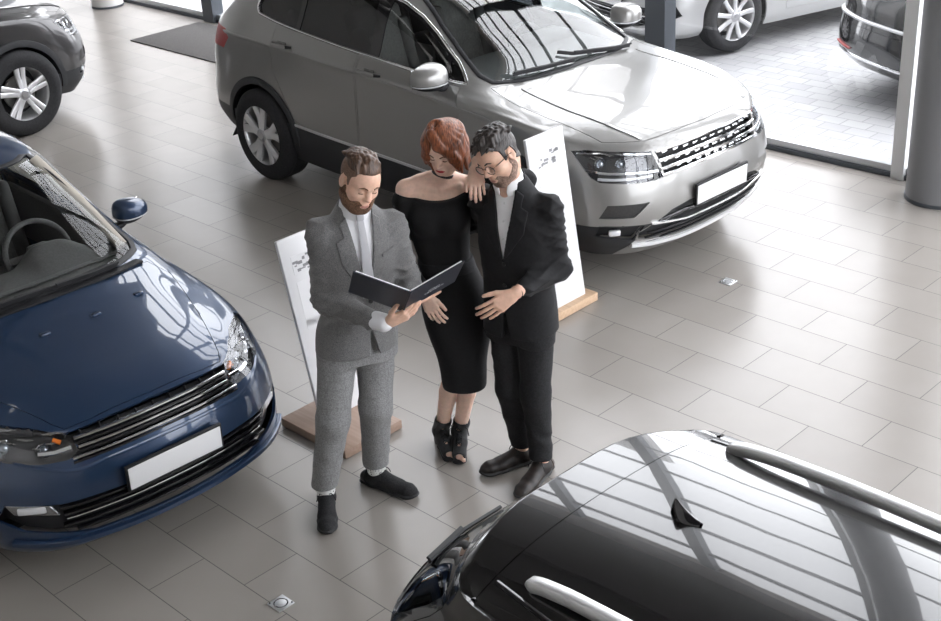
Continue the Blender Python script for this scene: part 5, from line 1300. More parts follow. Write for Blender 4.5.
def jacket(root, hull, sleeves, O, yaw, zbtn, zneck, m, m2, zhem, name='jacket', shirt_m=None, button_m=None, lo=None, hi=None, lapel=.062, vtop=.062, seed=1, fold=.004, closed_w=.0):
    # hull: torso loft keys; sleeves: [(pts, radii)]; O: a point on the chest axis
    J = Field(lo, hi); U = np.array((math.cos(math.radians(yaw)), math.sin(math.radians(yaw)), 0)); Fd = np.array((U[1], -U[0], 0.)); V = np.array((0, 0, 1.))
    J.add(loft(hull, 2.25), .0, folds(fold*.6, [((.3, .2, 1), 34), ((1, .4, .5), 26)], seed))
    T = Field(lo, hi); T.a = J.a.copy()
    S = []
    for pts, rs in sleeves:
        chain(J, pts, rs, .035, folds(fold*2.0, [((.5, .3, 1), 100), ((1, -.5, .4), 66), ((-.4, .3, 1), 140)], seed+1))
    front = lambda X, Y, Z: -((X-O[0])*Fd[0]+(Y-O[1])*Fd[1])
    Vp = [(-vtop, zneck+.04), (-vtop, zneck), (-.004, zbtn), (.004, zbtn), (vtop, zneck), (vtop, zneck+.04)]
    g = poly2(Vp, O*np.array((1, 1, 0)), U, V); gv = lambda X, Y, Z: np.maximum(g(X, Y, Z), front(X, Y, Z)+.0)
    out = []
    if shirt_m is not None:
        Ve = [(-vtop-.03, zneck+.015), (-vtop-.02, zneck-.05), (-.02, zbtn-.01), (.02, zbtn-.01), (vtop+.02, zneck-.05), (vtop+.03, zneck+.015)]
        ge = poly2(Ve, O*np.array((1, 1, 0)), U, V)
        sh = T.patch(np.array(lo), np.array(hi), -.010, lambda X, Y, Z: np.maximum(ge(X, Y, Z), front(X, Y, Z)), .03); out.append(('shirt', sh))
    # lapels
    Lp = []
    for q in (-1, 1):
        Lp.append([(q*(vtop-.004), zneck-.005), (q*(vtop+.028), zneck-.035), (q*(vtop+.022), zneck-.085), (q*(vtop+lapel-.006), zneck-.105), (q*(vtop+lapel*.72), zneck-.20), (q*.022, zbtn+.02), (q*.002, zbtn), (q*(vtop*.55), (zneck+zbtn)/2+.01)])
    gl = [poly2(p, O*np.array((1, 1, 0)), U, V) for p in Lp]
    lap = T.patch(np.array(lo), np.array(hi), .0065, lambda X, Y, Z: np.maximum(np.minimum(gl[0](X, Y, Z), gl[1](X, Y, Z)), front(X, Y, Z)), .003)
    s, X, Y, Z = J.sl(lo, hi); J.a[s] = np.maximum(J.a[s], -np.broadcast_to(gv(X, Y, Z), J.a[s].shape))
    # front skirts part below the button
    Sp = [(-.002, zhem+.13), (.004, zhem+.13), (.045, zhem-.05), (-.020, zhem-.05)]
    g2 = poly2(Sp, O*np.array((1, 1, 0)), U, V); J.a[s] = np.maximum(J.a[s], -np.maximum(np.broadcast_to(g2(X, Y, Z), J.a[s].shape), front(X, Y, Z)))
    J.obj(name, m, root, 2); lap.obj('lapel', m2, root, 1)
    for n_, f in out: f.obj(n_, shirt_m, root, 1)
    # pocket line, buttons on the surface
    def on(u, z, lift=0.):
        # walk outward from the axis until outside the torso
        p0 = np.array((O[0], O[1], 0))+U*u+V*z; lo_, hi_ = 0., .3
        d = loft(hull, 2.25)[0]
        for t in np.arange(0, .3, .002):
            p = p0+Fd*t
            if d(np.array([[[p[0]]]]), np.array([[[p[1]]]]), np.array([[[p[2]]]]))[0, 0, 0] > 0: break
        return Vector(p+Fd*lift)
    return dict(U=U, F=Fd, on=on, T=T, J=J)
def collar(root, c, r, h, tilt_f, m, name, lo, hi, open_w=.02, th=.005, zsl=0., R=None, drop=.03):
    # turned-down collar round the neck, open at the front
    K = Field(lo, hi, .003); c = np.array(c, float); f = nv(tilt_f); ax = nv(np.array((f[0]*.22, f[1]*.22, 1.)))
    K.add(cap(c, c+ax*h, r+.012, r), .0); K.sub(cap(c-ax*.05, c+ax*(h+.06), r+.012-th, r-th), .002)
    def reg(X, Y, Z):
        t = (X-c[0])*ax[0]+(Y-c[1])*ax[1]+(Z-c[2])*ax[2]; a = (X-c[0])*f[0]+(Y-c[1])*f[1]; s_ = (X-c[0])*(-f[1])+(Y-c[1])*f[0]
        fr = np.maximum(-a, np.abs(s_)-open_w-np.maximum(0, t)*.25)
        d = np.maximum(np.maximum(t-h+np.maximum(a, 0)*.35, -t-np.maximum(a, 0)*.9*drop/.03), -fr)
        return d
    s, X, Y, Z = K.sl(lo, hi); K.a[s] = np.maximum(K.a[s], np.broadcast_to(reg(X, Y, Z), K.a[s].shape))
    K.obj(name, m, root, 1)
def legs(T, hips, knees, ankles, r, k=.03, seed=3, fold=.004):
    for h, kn, an in zip(hips, knees, ankles):
        chain(T, [h, kn], [r[0], r[1]], k, folds(fold, [((.3, .3, 1), 45), ((1, .5, .4), 40)], seed)); chain(T, [kn, an], [r[1], r[2]], k, folds(fold*1.3, [((.2, .4, 1), 70), ((.7, -.4, .6), 55)], seed+2))
def clip_above(F, z0, z1=None, tilt=None):
    s, X, Y, Z = F.sl(F.i0*F.v, (F.i0+np.array(F.a.shape))*F.v)
    d = z0-Z
    if z1 is not None: d = np.maximum(d, Z-z1)
    F.a[s] = np.maximum(F.a[s], np.broadcast_to(d, F.a[s].shape)); return F

# ---- the man in grey
def man_grey():
    root = empty('person', (-.6, 5.36, 0)); tag(root, 'man in a grey tweed jacket and checked trousers holding an open dark folder', 'person')
    rt = bpy.data.objects.new('t', None)
    lo, hi = np.array((-.95, 4.85, -.01)), np.array((-.05, 5.75, 1.86))
    shR, elR, wrR = np.array((-.622, 5.275, 1.440)), np.array((-.640, 5.275, 1.125)), np.array((-.375, 5.055, 1.100))
    shL, elL, wrL = np.array((-.318, 5.365, 1.412)), np.array((-.272, 5.37, 1.15)), np.array((-.262, 5.215, 1.130))
    hips = [np.array((-.605, 5.345, .90)), np.array((-.440, 5.405, .90))]; kn = [np.array((-.665, 5.275, .50)), np.array((-.470, 5.36, .51))]; an = [np.array((-.742, 5.295, .10)), np.array((-.505, 5.455, .10))]
    # body
    B = Field(lo, hi)
    hd = Head(B, (-.432, 5.225, 1.688), (.42, -.80, -.36), (.06, .30, 1.))
    nb = np.array((-.475, 5.325, 1.47)); B.add(cap(nb, hd.L((0, -.035, -.050)), .056, .051), .02)
    B.add(loft([(.86, -.52, 5.375, .155, .10, 20), (1.05, -.505, 5.335, .14, .09, 20), (1.22, -.485, 5.33, .155, .095, 20), (1.38, -.472, 5.325, .155, .085, 20), (1.49, -.477, 5.330, .07, .06, 20)]), .02)
    for a, b, c in ((shR, elR, wrR), (shL, elL, wrL)): chain(B, [a, b, c], [.047, .040, .028], .02)
    for h, k, a in zip(hips, kn, an): chain(B, [h, k, a], [.075, .055, .038], .03); B.add(cap(a, a*np.array((1, 1, 0))+np.array((0, 0, .05)), .036, .034), .01)
    hand(B, (-.352, 5.040, 1.105), (.88, .0, .40), (.05, -.86, -.50), (-.22, -.54, .72), 1.0, curl=(14, 18, 14), spread=.05, thumb=(.95, .02))
    hand(B, (-.252, 5.205, 1.125), (.82, .44, .20), (-.3, .6, -.7), (-.47, .47, .6), .88, curl=(6, 8, 8), spread=.03, thumb=(.15, .0))
    body = finish_person(root, B, SKIN_M)
    # hair, beard
    hm = hair_mat('hair_brown', (.035, .019, .012), (.115, .062, .036)); fade = noise_mix(mat('hair_faded', (.2, .13, .09), .7), (.12, .072, .05), (.20, .125, .088), 160, 2)
    bm_ = noise_mix(mat('beard_brown', (.10, .052, .03), .7), (.07, .036, .02), (.18, .095, .055), 170, 3, bump=.5)
    hd.features(root, bm_, LIPS)
    hd.patch(.0028, hd.side([(-.14, .08), (-.14, -.03), (-.085, -.065), (-.03, -.03), (-.022, .03), (.012, .028), (.020, -.005), (.030, .0), (.034, .045), (.052, .060), (.04, .13)])).obj('hair_sides', fade, root, 1)
    H = Field(hd.lo, hd.hi, .003); L = hd.L
    H.add(ell(L((0, -.010, .068)), (.069, .089, .058), hd.R), .01)
    rs = np.random.RandomState(5)
    locks(H, L, rs, 190, .058, .060, .13, .050, .010, .22, .0062)
    g = hd.side([(.10, .082), (.066, .074), (.02, .066), (-.05, .045), (-.13, .02), (-.14, .2), (.12, .2)]); s, X, Y, Z = H.sl(hd.lo, hd.hi); H.a[s] = np.maximum(H.a[s], g(*hd.loc(X, Y, Z)))
    H.obj('hair', hm, root, 1)
    mo = lambda x, y, z: np.sqrt((x/.024)**2+((z+.0655)/.0105)**2)*.01-.01
    gs = hd.side([(-.012, .012), (.014, .008), (.022, -.036), (.060, -.058), (.082, -.046), (.13, -.044), (.13, -.15), (-.005, -.13), (-.022, -.05)])
    hd.patch(.0055, lambda x, y, z: np.maximum(np.maximum(np.maximum(gs(x, y, z), np.where(z > -.042, np.abs(x)-.0685, -1.)), -mo(x, y, z)), np.where(y > .05, .02-np.sqrt((x/.030)**2+((z+.035)/.024)**2)*.02, -1.))).obj('beard', bm_, root, 1)
    # trousers
    tm = plaid('trousers_check_grey', (.22, .22, .22), (.16, .16, .162), (.31, .31, .312)); T = Field(lo, hi)
    T.add(loft([(.78, -.525, 5.375, .178, .115, 20), (.88, -.522, 5.372, .18, .12, 20), (.98, -.512, 5.35, .165, .11, 20), (1.02, -.508, 5.345, .155, .105, 20)]), .0)
    legs(T, hips, kn, [a+np.array((0, 0, .045)) for a in an], (.097, .076, .064)); s, X, Y, Z = T.sl(lo, hi); T.a[s] = np.maximum(T.a[s], np.broadcast_to(.135-Z, T.a[s].shape)); T.obj('trousers', tm, root, 2)
    sk = dots('socks_dotted', (.70, .70, .68), (.06, .06, .07))
    for a, k_ in zip(an, kn):
        Sx = Field(a-.15, a+.15, .003); Sx.add(cap((a[0], a[1], .078), a, .036, .042), 0); Sx.add(cap(a, a+(k_-a)*.2, .043, .048), .01); Sx.obj('sock', sk, root, 1)
    SH = dict(shoe=noise_mix(mat('shoe_knit_black', (.014, .014, .016), .8), (.010, .010, .011), (.022, .022, .024), 150, bump=.3), sole=mat('sole_charcoal', (.022, .022, .024), .6), lace=mat('laces_black', (.01, .01, .011), .7), shoe2=mat('heel_black', (.008, .008, .009), .5))
    shoe(root, (an[0][0], an[0][1]), (.07, -1), .30, M=SH, name='shoe'); shoe(root, (an[1][0], an[1][1]), (.84, -.54), .30, M=SH, name='shoe')
    # jacket
    jm = cloth('tweed_grey', (.075, .075, .077), (.22, .218, .215), 380, bump=.25); jl = cloth('tweed_grey_lapel', (.075, .075, .077), (.215, .213, .21), 380, bump=.2)
    sm = mat('shirt_white', (.80, .80, .82), .75)
    hull = [(.845, -.528, 5.345, .190, .138, 20), (.93, -.522, 5.345, .184, .134, 20), (1.06, -.503, 5.335, .165, .118, 20), (1.20, -.488, 5.33, .180, .125, 20), (1.34, -.474, 5.325, .192, .124, 20), (1.44, -.470, 5.320, .176, .100, 20), (1.50, -.472, 5.322, .115, .080, 20), (1.55, -.474, 5.322, .074, .070, 20)]
    O = np.array((-.478, 5.325, 0.))
    J = jacket(root, hull, [([shR+np.array((.03, .01, -.012)), shR, elR, wrR+np.array((-.045, .03, .0))], [.050, .062, .056, .044]), ([shL+np.array((-.03, 0, -.012)), shL, elL, wrL+np.array((0, .03, -.005))], [.050, .062, .054, .043])], O, 20, 1.135, 1.525, jm, jl, .845, shirt_m=sm, lo=lo, hi=hi, seed=4, fold=.007)
    collar(root, (-.475, 5.322, 1.508), .070, .058, (.34, -.94), jl, 'jacket_collar', hd.lo-np.array((.05, .0, .2)), hd.hi, .075, .0085)
    collar(root, (-.472, 5.314, 1.522), .061, .060, (.36, -.93), sm, 'shirt_collar', hd.lo-np.array((.05, .0, .2)), hd.hi, .010, .0075, drop=.05)
    on = J['on']
    tie = mat('tie_silver_grey', (.42, .42, .44), .5); pts = [on(.0, z, .006) for z in (1.50, 1.43, 1.34, 1.25, 1.15)]
    obj('tie', tube(pts, [.7, .75, 1., 1.25, 1.4], 8, flat=(.021, .005, Vector(J['F']))), tie, root); obj('tie_knot', boxbm(on(0, 1.515, .010), (.036, .022, .036), Matrix.Rotation(math.radians(20), 3, 'Z'), b=.01), tie, root)
    bt = mat('button_dark', (.02, .02, .022), .35)
    for z in (1.125, 1.02): obj('button', cyl(bmesh.new(), on(.006, z, .004), on(.006, z, .009), .010, seg=16), bt, root)
    obj('chest_pocket', tube([on(.075, 1.335, .007), on(.105, 1.342, .007), on(.135, 1.350, .006)], 1, 6, flat=(.009, .003, Vector(J['F']))), jl, root)
    for q in (-1, 1): obj('pocket_flap', tube([on(q*.085, 1.0, .007), on(q*.12, 1.0, .007), on(q*.15, .995, .004)], 1, 6, flat=(.022, .004, Vector(J['F']))), jl, root)
    cf = Field(wrR-.1, wrR+.1, .003); cf.add(cap(wrR+np.array((-.03, .02, 0)), wrR+np.array((.002, -.002, 0)), .042, .041), 0); cf.obj('shirt_cuff', sm, root, 1)
    return root
def folder():
    root = empty('folder', (-.291, 5.06, 1.156)); tag(root, 'open dark navy folder with white sheets held by the man in grey', 'folder')
    B = Vector((-.286, 5.045, 1.150)); h = Vector((.17, -.735, .655)).normalized()*.29
    LB = Vector((-.511, 5.055, 1.253)); RB = Vector((-.060, 5.14, 1.232)); m = mat('folder_navy', (.012, .016, .028), .45); pm = mat('paper_white', (.82, .82, .82), .7)
    for q, E, nm in ((0, LB, 'cover'), (1, RB, 'cover')):
        d = (E-B); n = d.cross(h).normalized(); n = n if n.y > 0 else -n     # towards the readers
        def slab(o, d, h, t0, t1):
            v = [w_+n*t for t in (t0, t1) for w_ in (o, o+d, o+d+h, o+h)]
            return ([p-root.location for p in v], [(0, 1, 2, 3), (7, 6, 5, 4), (0, 4, 5, 1), (1, 5, 6, 2), (2, 6, 7, 3), (3, 7, 4, 0)])
        obj('cover', slab(B, d, h, 0, .004), m, root, smooth=False)
        obj('paper_sheets', slab(B+d*.03+h*.02, d*.93, h*.965, .0045, .010), pm, root, smooth=False)
        if q:   # two short lines of pale print on the outside of the cover
            bm = bmesh.new(); R = Matrix((d.normalized(), h.normalized(), d.cross(h).normalized())).transposed()
            for row, (w0, w1) in enumerate(((.42, .62), (.36, .70))):
                x = w0
                while x < w1:
                    w = .02+.03*random.random(); box(bm, B+d*(x+w/2)+h*(.42-.09*row)-n*.0006-root.location, (d.length*w, .010, .0012), R); x += w+.015
            obj('cover_print', bm, mat('print_silver', (.45, .46, .48), .5), root, smooth=False)
    obj('spine', tube([B-root.location, B+h-root.location], .005, 8), m, root)
    return root

# ---- the woman
def woman():
    root = empty('person', (-.14, 5.75, 0)); tag(root, 'red haired woman in a black off shoulder dress standing between the two men', 'person')
    lo, hi = np.array((-.50, 5.30, -.01)), np.array((.48, 6.05, 1.86))
    shR, elR, wrR = np.array((-.262, 5.70, 1.452)), np.array((-.318, 5.715, 1.150)), np.array((-.214, 5.575, .985))
    shL, elL, wrL = np.array((.015, 5.735, 1.44)), np.array((.285, 5.665, 1.475)), np.array((.075, 5.535, 1.600))
    hips = [np.array((-.145, 5.715, .86)), np.array((.015, 5.725, .86))]; kn = [np.array((-.110, 5.700, .47)), np.array((-.022, 5.700, .46))]; an = [np.array((-.188, 5.790, .085)), np.array((-.094, 5.765, .085))]
    B = Field(lo, hi)
    hd = Head(B, (-.072, 5.645, 1.662), (-.36, -.82, -.40), (.16, .28, 1.), .95, True)
    nb = np.array((-.106, 5.720, 1.46)); B.add(cap(nb, hd.L((0, -.035, -.050)), .047, .043), .02)
    B.add(loft([(.78, -.065, 5.73, .160, .11, -4), (.88, -.068, 5.735, .150, .105, -4), (1.06, -.105, 5.72, .108, .08, -4), (1.22, -.118, 5.715, .125, .088, -4), (1.37, -.122, 5.715, .135, .085, -4), (1.445, -.120, 5.725, .120, .062, -4), (1.48, -.115, 5.73, .06, .05, -4)]), .02)
    B.add(cap((-.20, 5.715, 1.452), (-.04, 5.73, 1.445), .044, .044), .035)
    for q, sh in ((-1, shR), (1, shL)): B.add(cap((-.115+q*.04, 5.735, 1.485), sh, .034, .043), .035)
    for q in (-1, 1): B.add(cap((-.115+q*.015, 5.668, 1.450), (-.115+q*.10, 5.686, 1.465), .009, .009), .012)
    for a, b, c in ((shR, elR, wrR), (shL, elL, wrL)): chain(B, [a, b, c], [.044, .034, .024], .02)
    for h, k, a in zip(hips, kn, an):
        chain(B, [h, k], [.08, .048], .03); mid = k*.68+a*.32+np.array((0, .012, 0)); chain(B, [k, mid, a], [.044, .046, .029], .012)
    hand(B, (-.208, 5.565, .972), (.38, -.28, -.85), (-.32, -.9, .2), (.825, -.185, .405), .92, curl=(14, 20, 14), spread=.06, thumb=(.5, .15))
    hand(B, (.064, 5.505, 1.612), (-.02, -.45, -.85), (-.10, -.85, .5), (-.98, .067, -.0), .90, curl=(22, 22, 12), spread=.05, thumb=(.45, .2))
    for a, d in ((an[0], (.28, -.96)), (an[1], (-.05, -1))):     # bare feet inside the open boots
        f = np.array((d[0], d[1], 0)); r = np.array((d[1], -d[0], 0)); b = a*np.array((1, 1, 0))
        B.add(cap(a, b+f*.01+np.array((0, 0, .085)), .034, .036), .01); B.add(cap(b+f*.0+np.array((0, 0, .075)), b+f*.115+np.array((0, 0, .030)), .034, .026), .02)
        for i, t in enumerate((-.022, -.009, .003, .013, .022)):
            q = b+f*(.150-.018*abs(i-(0 if True else 0))*.5)+r*t+np.array((0, 0, .017)); B.add(cap(b+f*.11+r*t*.9+np.array((0, 0, .022)), q, .0095, .0105 if i == 0 else .0075), .004)
    finish_person(root, B, SKIN_W)
    brow = mat('brow_brown', (.13, .06, .04), .7); hd.features(root, brow, LIPS_RED, True)
    # bobbed red hair
    hm = hair_mat('hair_copper', (.045, .014, .008), (.34, .105, .04)); H = Field(hd.lo-.03, hd.hi+.03, .003); L = hd.L
    H.add(ell(L((0, -.018, .040)), (.082, .100, .086), hd.R), .01)
    rs = np.random.RandomState(3)
    for i in range(64):
        a = -2.55+5.1*(i/63); a += .04*rs.randn()
        y0 = .03; px, py = math.sin(a), -math.cos(a)           # a = 0 behind, +-2.5 towards the face
        face = abs(a) > 1.75
        top = L((px*.026+.022, py*.03-.005, .122)); m1 = L((px*.083, py*.100-.012+(0 if not face else .010), .062)); m2 = L((px*.092, py*.108-.014, -.01)); ln = -.10+.02*rs.randn()
        if abs(a) > 2.15: ln = -.055+.02*rs.randn()
        end = L((px*(.088+.010*rs.randn()), py*(.098)-.012, ln))
        if abs(a) > 2.2: m2 = L((px*.105, py*.095-.002, -.005)); end = L((px*.118, py*.082, ln))
        strands(H, [top, m1, m2, end], [.013, .016, .015, .006], .008)
    for x0, x1 in ((.034, -.040), (.036, -.058), (.03, -.070), (.02, -.078)):          # swept fringe
        strands(H, [L((x0, .04, .122)), L(((x0+x1)/2, .088, .082)), L((x1, .075, .036)), L((x1*1.15, .052, -.02))], [.014, .016, .014, .008], .010)
    H.obj('hair', hm, root, 1)
    ck = mat('choker_black', (.008, .008, .010), .6); p0 = np.array(nb)*.66+hd.L((0, -.035, -.050))*.34; dn = nv(hd.L((0, -.06, -.050))-nb)
    Ck = Field(p0-.1, p0+.1, .003); Ck.add(cap(p0-dn*.007, p0+dn*.007, .0515, .051), 0); s, X, Y, Z = Ck.sl(p0-.1, p0+.1)
    t = (X-p0[0])*dn[0]+(Y-p0[1])*dn[1]+(Z-p0[2])*dn[2]; Ck.a[s] = np.maximum(Ck.a[s], np.broadcast_to(np.abs(t)-.008, Ck.a[s].shape)); Ck.obj('choker', ck, root, 1)
    # top
    km = cloth('knit_black', (.0025, .0025, .003), (.006, .006, .007), 130, sheen=.0, bump=.15); T = Field(lo, hi)
    T.add(loft([(.98, -.095, 5.725, .128, .098, -4), (1.07, -.105, 5.72, .122, .094, -4), (1.22, -.118, 5.712, .139, .102, -4), (1.33, -.121, 5.706, .148, .110, -4), (1.40, -.122, 5.712, .147, .098, -4), (1.48, -.118, 5.722, .140, .078, -4)]), 0, folds(.0025, [((.3, .2, 1), 30), ((1, .2, .6), 24)], 8))
    for q in (-1, 1): T.add(ell((-.122+q*.062, 5.632, 1.305), (.058, .042, .055)), .04)
    chain(T, [shR+np.array((.01, 0, -.02)), shR+np.array((-.012, 0, -.05)), elR, wrR+np.array((-.012, .012, .03))], [.052, .051, .043, .033], .02, folds(.003, [((.4, .3, 1), 80)], 9))
    chain(T, [shL+np.array((-.01, 0, -.02)), shL+np.array((.02, 0, 0)), elL, wrL+np.array((.03, .02, -.01))], [.052, .052, .048, .034], .02, folds(.003, [((.4, 1, 1), 80)], 9))
    s, X, Y, Z = T.sl(lo, hi)
    T.a[s] = np.maximum(T.a[s], np.broadcast_to(np.where((X < .06), Z-(1.412+1.1*(X+.122)**2+.05*(Y-5.70)), -1.).astype(np.float32), T.a[s].shape)); T.obj('knit_top', km, root, 1)
    S = Field(lo, hi); sm = cloth('skirt_black', (.002, .002, .0026), (.005, .005, .006), 90, sheen=.0, bump=.15)
    S.add(loft([(.425, -.050, 5.665, .108, .095, -8), (.55, -.052, 5.675, .118, .105, -8), (.70, -.058, 5.70, .152, .122, -6), (.83, -.062, 5.725, .173, .130, -4), (.95, -.080, 5.73, .152, .116, -4), (1.075, -.103, 5.722, .126, .100, -4)]), 0, folds(.003, [((.5, .2, .8), 30), ((.3, .4, -1), 26)], 11)); S.obj('skirt', sm, root, 1)
    Bt = Field(lo, hi); Bt.add(loft([(1.035, -.098, 5.723, .139, .109, -4), (1.09, -.105, 5.721, .131, .104, -4)]), 0); Bt.obj('waistband', cloth('waistband_black', (.008, .008, .0095), (.013, .013, .015), 60, sheen=0.), root, 1)
    bg = [Vector((-.262+.004*math.sin(i*3), 5.62, 1.11-.012*i)) for i in range(9)]
    # lace-up peep-toe boots
    bmz = noise_mix(mat('suede_black', (.010, .010, .011), .8, sheen=.2), (.007, .007, .008), (.016, .016, .017), 90)
    for a, d, k_ in ((an[0], (.28, -.96), kn[0]), (an[1], (-.05, -1), kn[1])):
        f = nv((d[0], d[1], 0)); r = np.array((f[1], -f[0], 0)); u = np.array((0, 0, 1.)); b = a*np.array((1, 1, 0)); P = lambda y, x, z: b+f*y+r*x+u*z
        e = empty('boot', tuple(b), parent=root); l0, h0 = b-np.array((.2, .2, 0)), b+np.array((.2, .2, .24)); U_ = Field(l0, h0, .003)
        top = a+(k_-a)*.20; U_.add(cap(top, P(-.004, 0, .10), .045, .041), .01); U_.add(cap(P(-.012, 0, .085), P(.05, 0, .068), .040, .038), .02); U_.add(cap(P(.05, 0, .062), P(.122, 0, .034), .038, .037, (u, .8)), .02)
        U_.sub(cap(a+(k_-a)*.34, a+(k_-a)*.14, .041, .036), .004); U_.sub(ell(P(.158, 0, .032), (.030, .030, .022)), .004); U_.sub(rbox(P(0, 0, -.10), (.6, .6, .224), None, .001), 0)
        for k in range(5): U_.sub(ell(P(.042+.016*k, 0, .135-.020*k), (.013, .014, .0075)), .002)
        U_.obj('upper', bmz, e, 1, b)
        So = Field(l0, h0, .003); So.add(cap(P(.04, 0, .020), P(.135, 0, .010), .033, .038, (u, .22)), .005); So.add(cap(P(-.05, 0, .045), P(.03, 0, .024), .028, .031, (u, .25)), .005); So.sub(rbox(P(0, 0, -.05), (.6, .6, .1), None, .001), 0); So.obj('sole', BASE['black'], e, 1, b)
        hl = obj('heel', prism([(-.026, -.022), (.018, -.026), (.018, .026), (-.026, .022)], .055), BASE['black'], e, smooth=False); hl.rotation_euler = (0, 0, math.atan2(f[1], f[0])); hl.location = Vector(f*-.045)
        bm = bmesh.new()
        for k in range(6):
            z = .142-.019*k; y = .036+.016*k
            for q in (-1, 1): tube([Vector(P(y, -q*.017, z)-b), Vector(P(y+.014, 0, z+.002)-b), Vector(P(y+.012, q*.017, z-.018)-b)], .0024, 6, bm)
        for q in (-1, 1): tube([Vector(P(.040, 0, .150)-b), Vector(P(.050, q*.026, .160)-b), Vector(P(.050, q*.045, .140)-b), Vector(P(.048, q*.05, .10)-b)], .0026, 6, bm)
        obj('laces', bm, mat('laces_black_boot', (.008, .008, .009), .7), e)
    return root

# ---- the man in black
def man_black():
    root = empty('person', (.24, 5.5, 0)); tag(root, 'man with glasses and dark hair in a black velvet jacket over a white shirt', 'person')
    lo, hi = np.array((-.06, 5.0, -.01)), np.array((.66, 5.92, 1.88))
    shR, elR, wrR = np.array((.088, 5.585, 1.425)), np.array((.085, 5.815, 1.235)), np.array((-.10, 5.875, 1.14))
    shL, elL, wrL = np.array((.372, 5.435, 1.425)), np.array((.405, 5.44, 1.130)), np.array((.205, 5.235, 1.118))
    hips = [np.array((.165, 5.555, .88)), np.array((.300, 5.465, .88))]; kn = [np.array((.170, 5.525, .47)), np.array((.285, 5.435, .48))]; an = [np.array((.215, 5.580, .09)), np.array((.300, 5.452, .09))]
    B = Field(lo, hi)
    hd = Head(B, (.160, 5.425, 1.690), (-.62, -.66, -.42), (-.12, .24, 1.))
    nb = np.array((.205, 5.495, 1.48)); B.add(cap(nb, hd.L((0, -.035, -.050)), .056, .051), .02)
    Y = -28
    B.add(loft([(.84, .228, 5.51, .15, .10, Y), (1.05, .228, 5.505, .14, .095, Y), (1.22, .232, 5.505, .155, .10, Y), (1.38, .234, 5.51, .15, .085, Y), (1.49, .215, 5.50, .07, .06, Y)]), .02)
    for a, b, c in ((shR, elR, wrR), (shL, elL, wrL)): chain(B, [a, b, c], [.047, .040, .028], .02)
    for h, k, a in zip(hips, kn, an): chain(B, [h, k, a], [.072, .052, .038], .03); B.add(cap(a, a*np.array((1, 1, 0))+np.array((0, 0, .05)), .036, .034), .01)
    hand(B, (.190, 5.222, 1.112), (-.86, -.22, -.46), (.04, -.95, .28), (-.47, .20, .86), 1.0, curl=(8, 16, 12), spread=.06, thumb=(.62, .05))
    hand(B, (-.125, 5.878, 1.135), (-1, .02, -.15), (0, 1, .1), (-.15, .1, 1), .95, curl=(10, 14, 10))
    finish_person(root, B, SKIN_M)
    hm = hair_mat('hair_dark', (.012, .010, .010), (.06, .048, .042)); st = noise_mix(mat('stubble_dark', (.14, .09, .07), .7), (.13, .085, .065), (.33, .215, .165), 190, 2)
    hd.features(root, mat('brow_dark', (.02, .015, .013), .7), LIPS)
    hd.patch(.0045, hd.side([(-.14, .09), (-.14, -.03), (-.085, -.075), (-.035, -.045), (-.024, .03), (.010, .028), (.018, -.015), (.028, -.01), (.034, .045), (.050, .062), (.04, .14)])).obj('hair_sides', hm, root, 1)
    H = Field(hd.lo, hd.hi, .003); L = hd.L; H.add(ell(L((0, -.014, .066)), (.071, .092, .060), hd.R), .01); rs = np.random.RandomState(8)
    locks(H, L, rs, 130, .062, .062, .155, .034, .014, .55)
    g = hd.side([(.12, .066), (.066, .058), (.03, .060), (-.04, .04), (-.13, -.005), (-.15, .2), (.13, .2)]); s, X, Y_, Z = H.sl(hd.lo, hd.hi); H.a[s] = np.maximum(H.a[s], g(*hd.loc(X, Y_, Z))); H.obj('hair', hm, root, 1)
    mo = lambda x, y, z: np.sqrt((x/.026)**2+((z+.0655)/.0125)**2)*.01-.01
    gs = hd.side([(-.008, .0), (.012, -.004), (.016, -.050), (.055, -.074), (.082, -.048), (.13, -.046), (.13, -.15), (-.005, -.13), (-.020, -.05)])
    hd.patch(.0018, lambda x, y, z: np.maximum(np.maximum(np.maximum(gs(x, y, z), np.where(z > -.042, np.abs(x)-.0685, -1.)), -mo(x, y, z)), np.where(y > .05, .02-np.sqrt((x/.032)**2+((z+.035)/.026)**2)*.02, -1.))).obj('stubble', st, root, 1)
    # glasses
    gf = mat('spectacle_frame_black', (.008, .008, .009), .25); e = empty('glasses', tuple(hd.c), parent=root); V3 = lambda p: Vector(L(p)-hd.c)
    for q in (-1, 1):
        n = 24; rim = [V3((q*.033+0.0265*math.cos(2*PI*i/n), .101-.10*abs(q*.033+0.0265*math.cos(2*PI*i/n)-0)*abs(q*.033+0.0265*math.cos(2*PI*i/n))*8, -.003+.0215*math.sin(2*PI*i/n))) for i in range(n)]
        obj('rim', tube(rim, .0021, 6, closed=True), gf, e)
        bm = bmesh.new(); bm.faces.new([bm.verts.new(p) for p in rim]); obj('lens', bm, BASE['lamp_glass'], e, smooth=False)
        obj('temple_arm', tube([V3((q*.0595, .082, .004)), V3((q*.074, .05, .006)), V3((q*.079, .0, .006)), V3((q*.080, -.022, -.004))], .0022, 6), gf, e)
    obj('bridge', tube([V3((-.0075, .101, .003)), V3((0, .1045, .007)), V3((.0075, .101, .003))], .0020, 6), gf, e)
    # trousers
    tm = cloth('trousers_charcoal', (.006, .006, .007), (.014, .014, .016), 120, bump=.2, sheen=0.); T = Field(lo, hi)
    T.add(loft([(.76, .226, 5.51, .162, .11, Y), (.88, .228, 5.51, .165, .115, Y), (1.0, .228, 5.505, .152, .105, Y)]), 0)
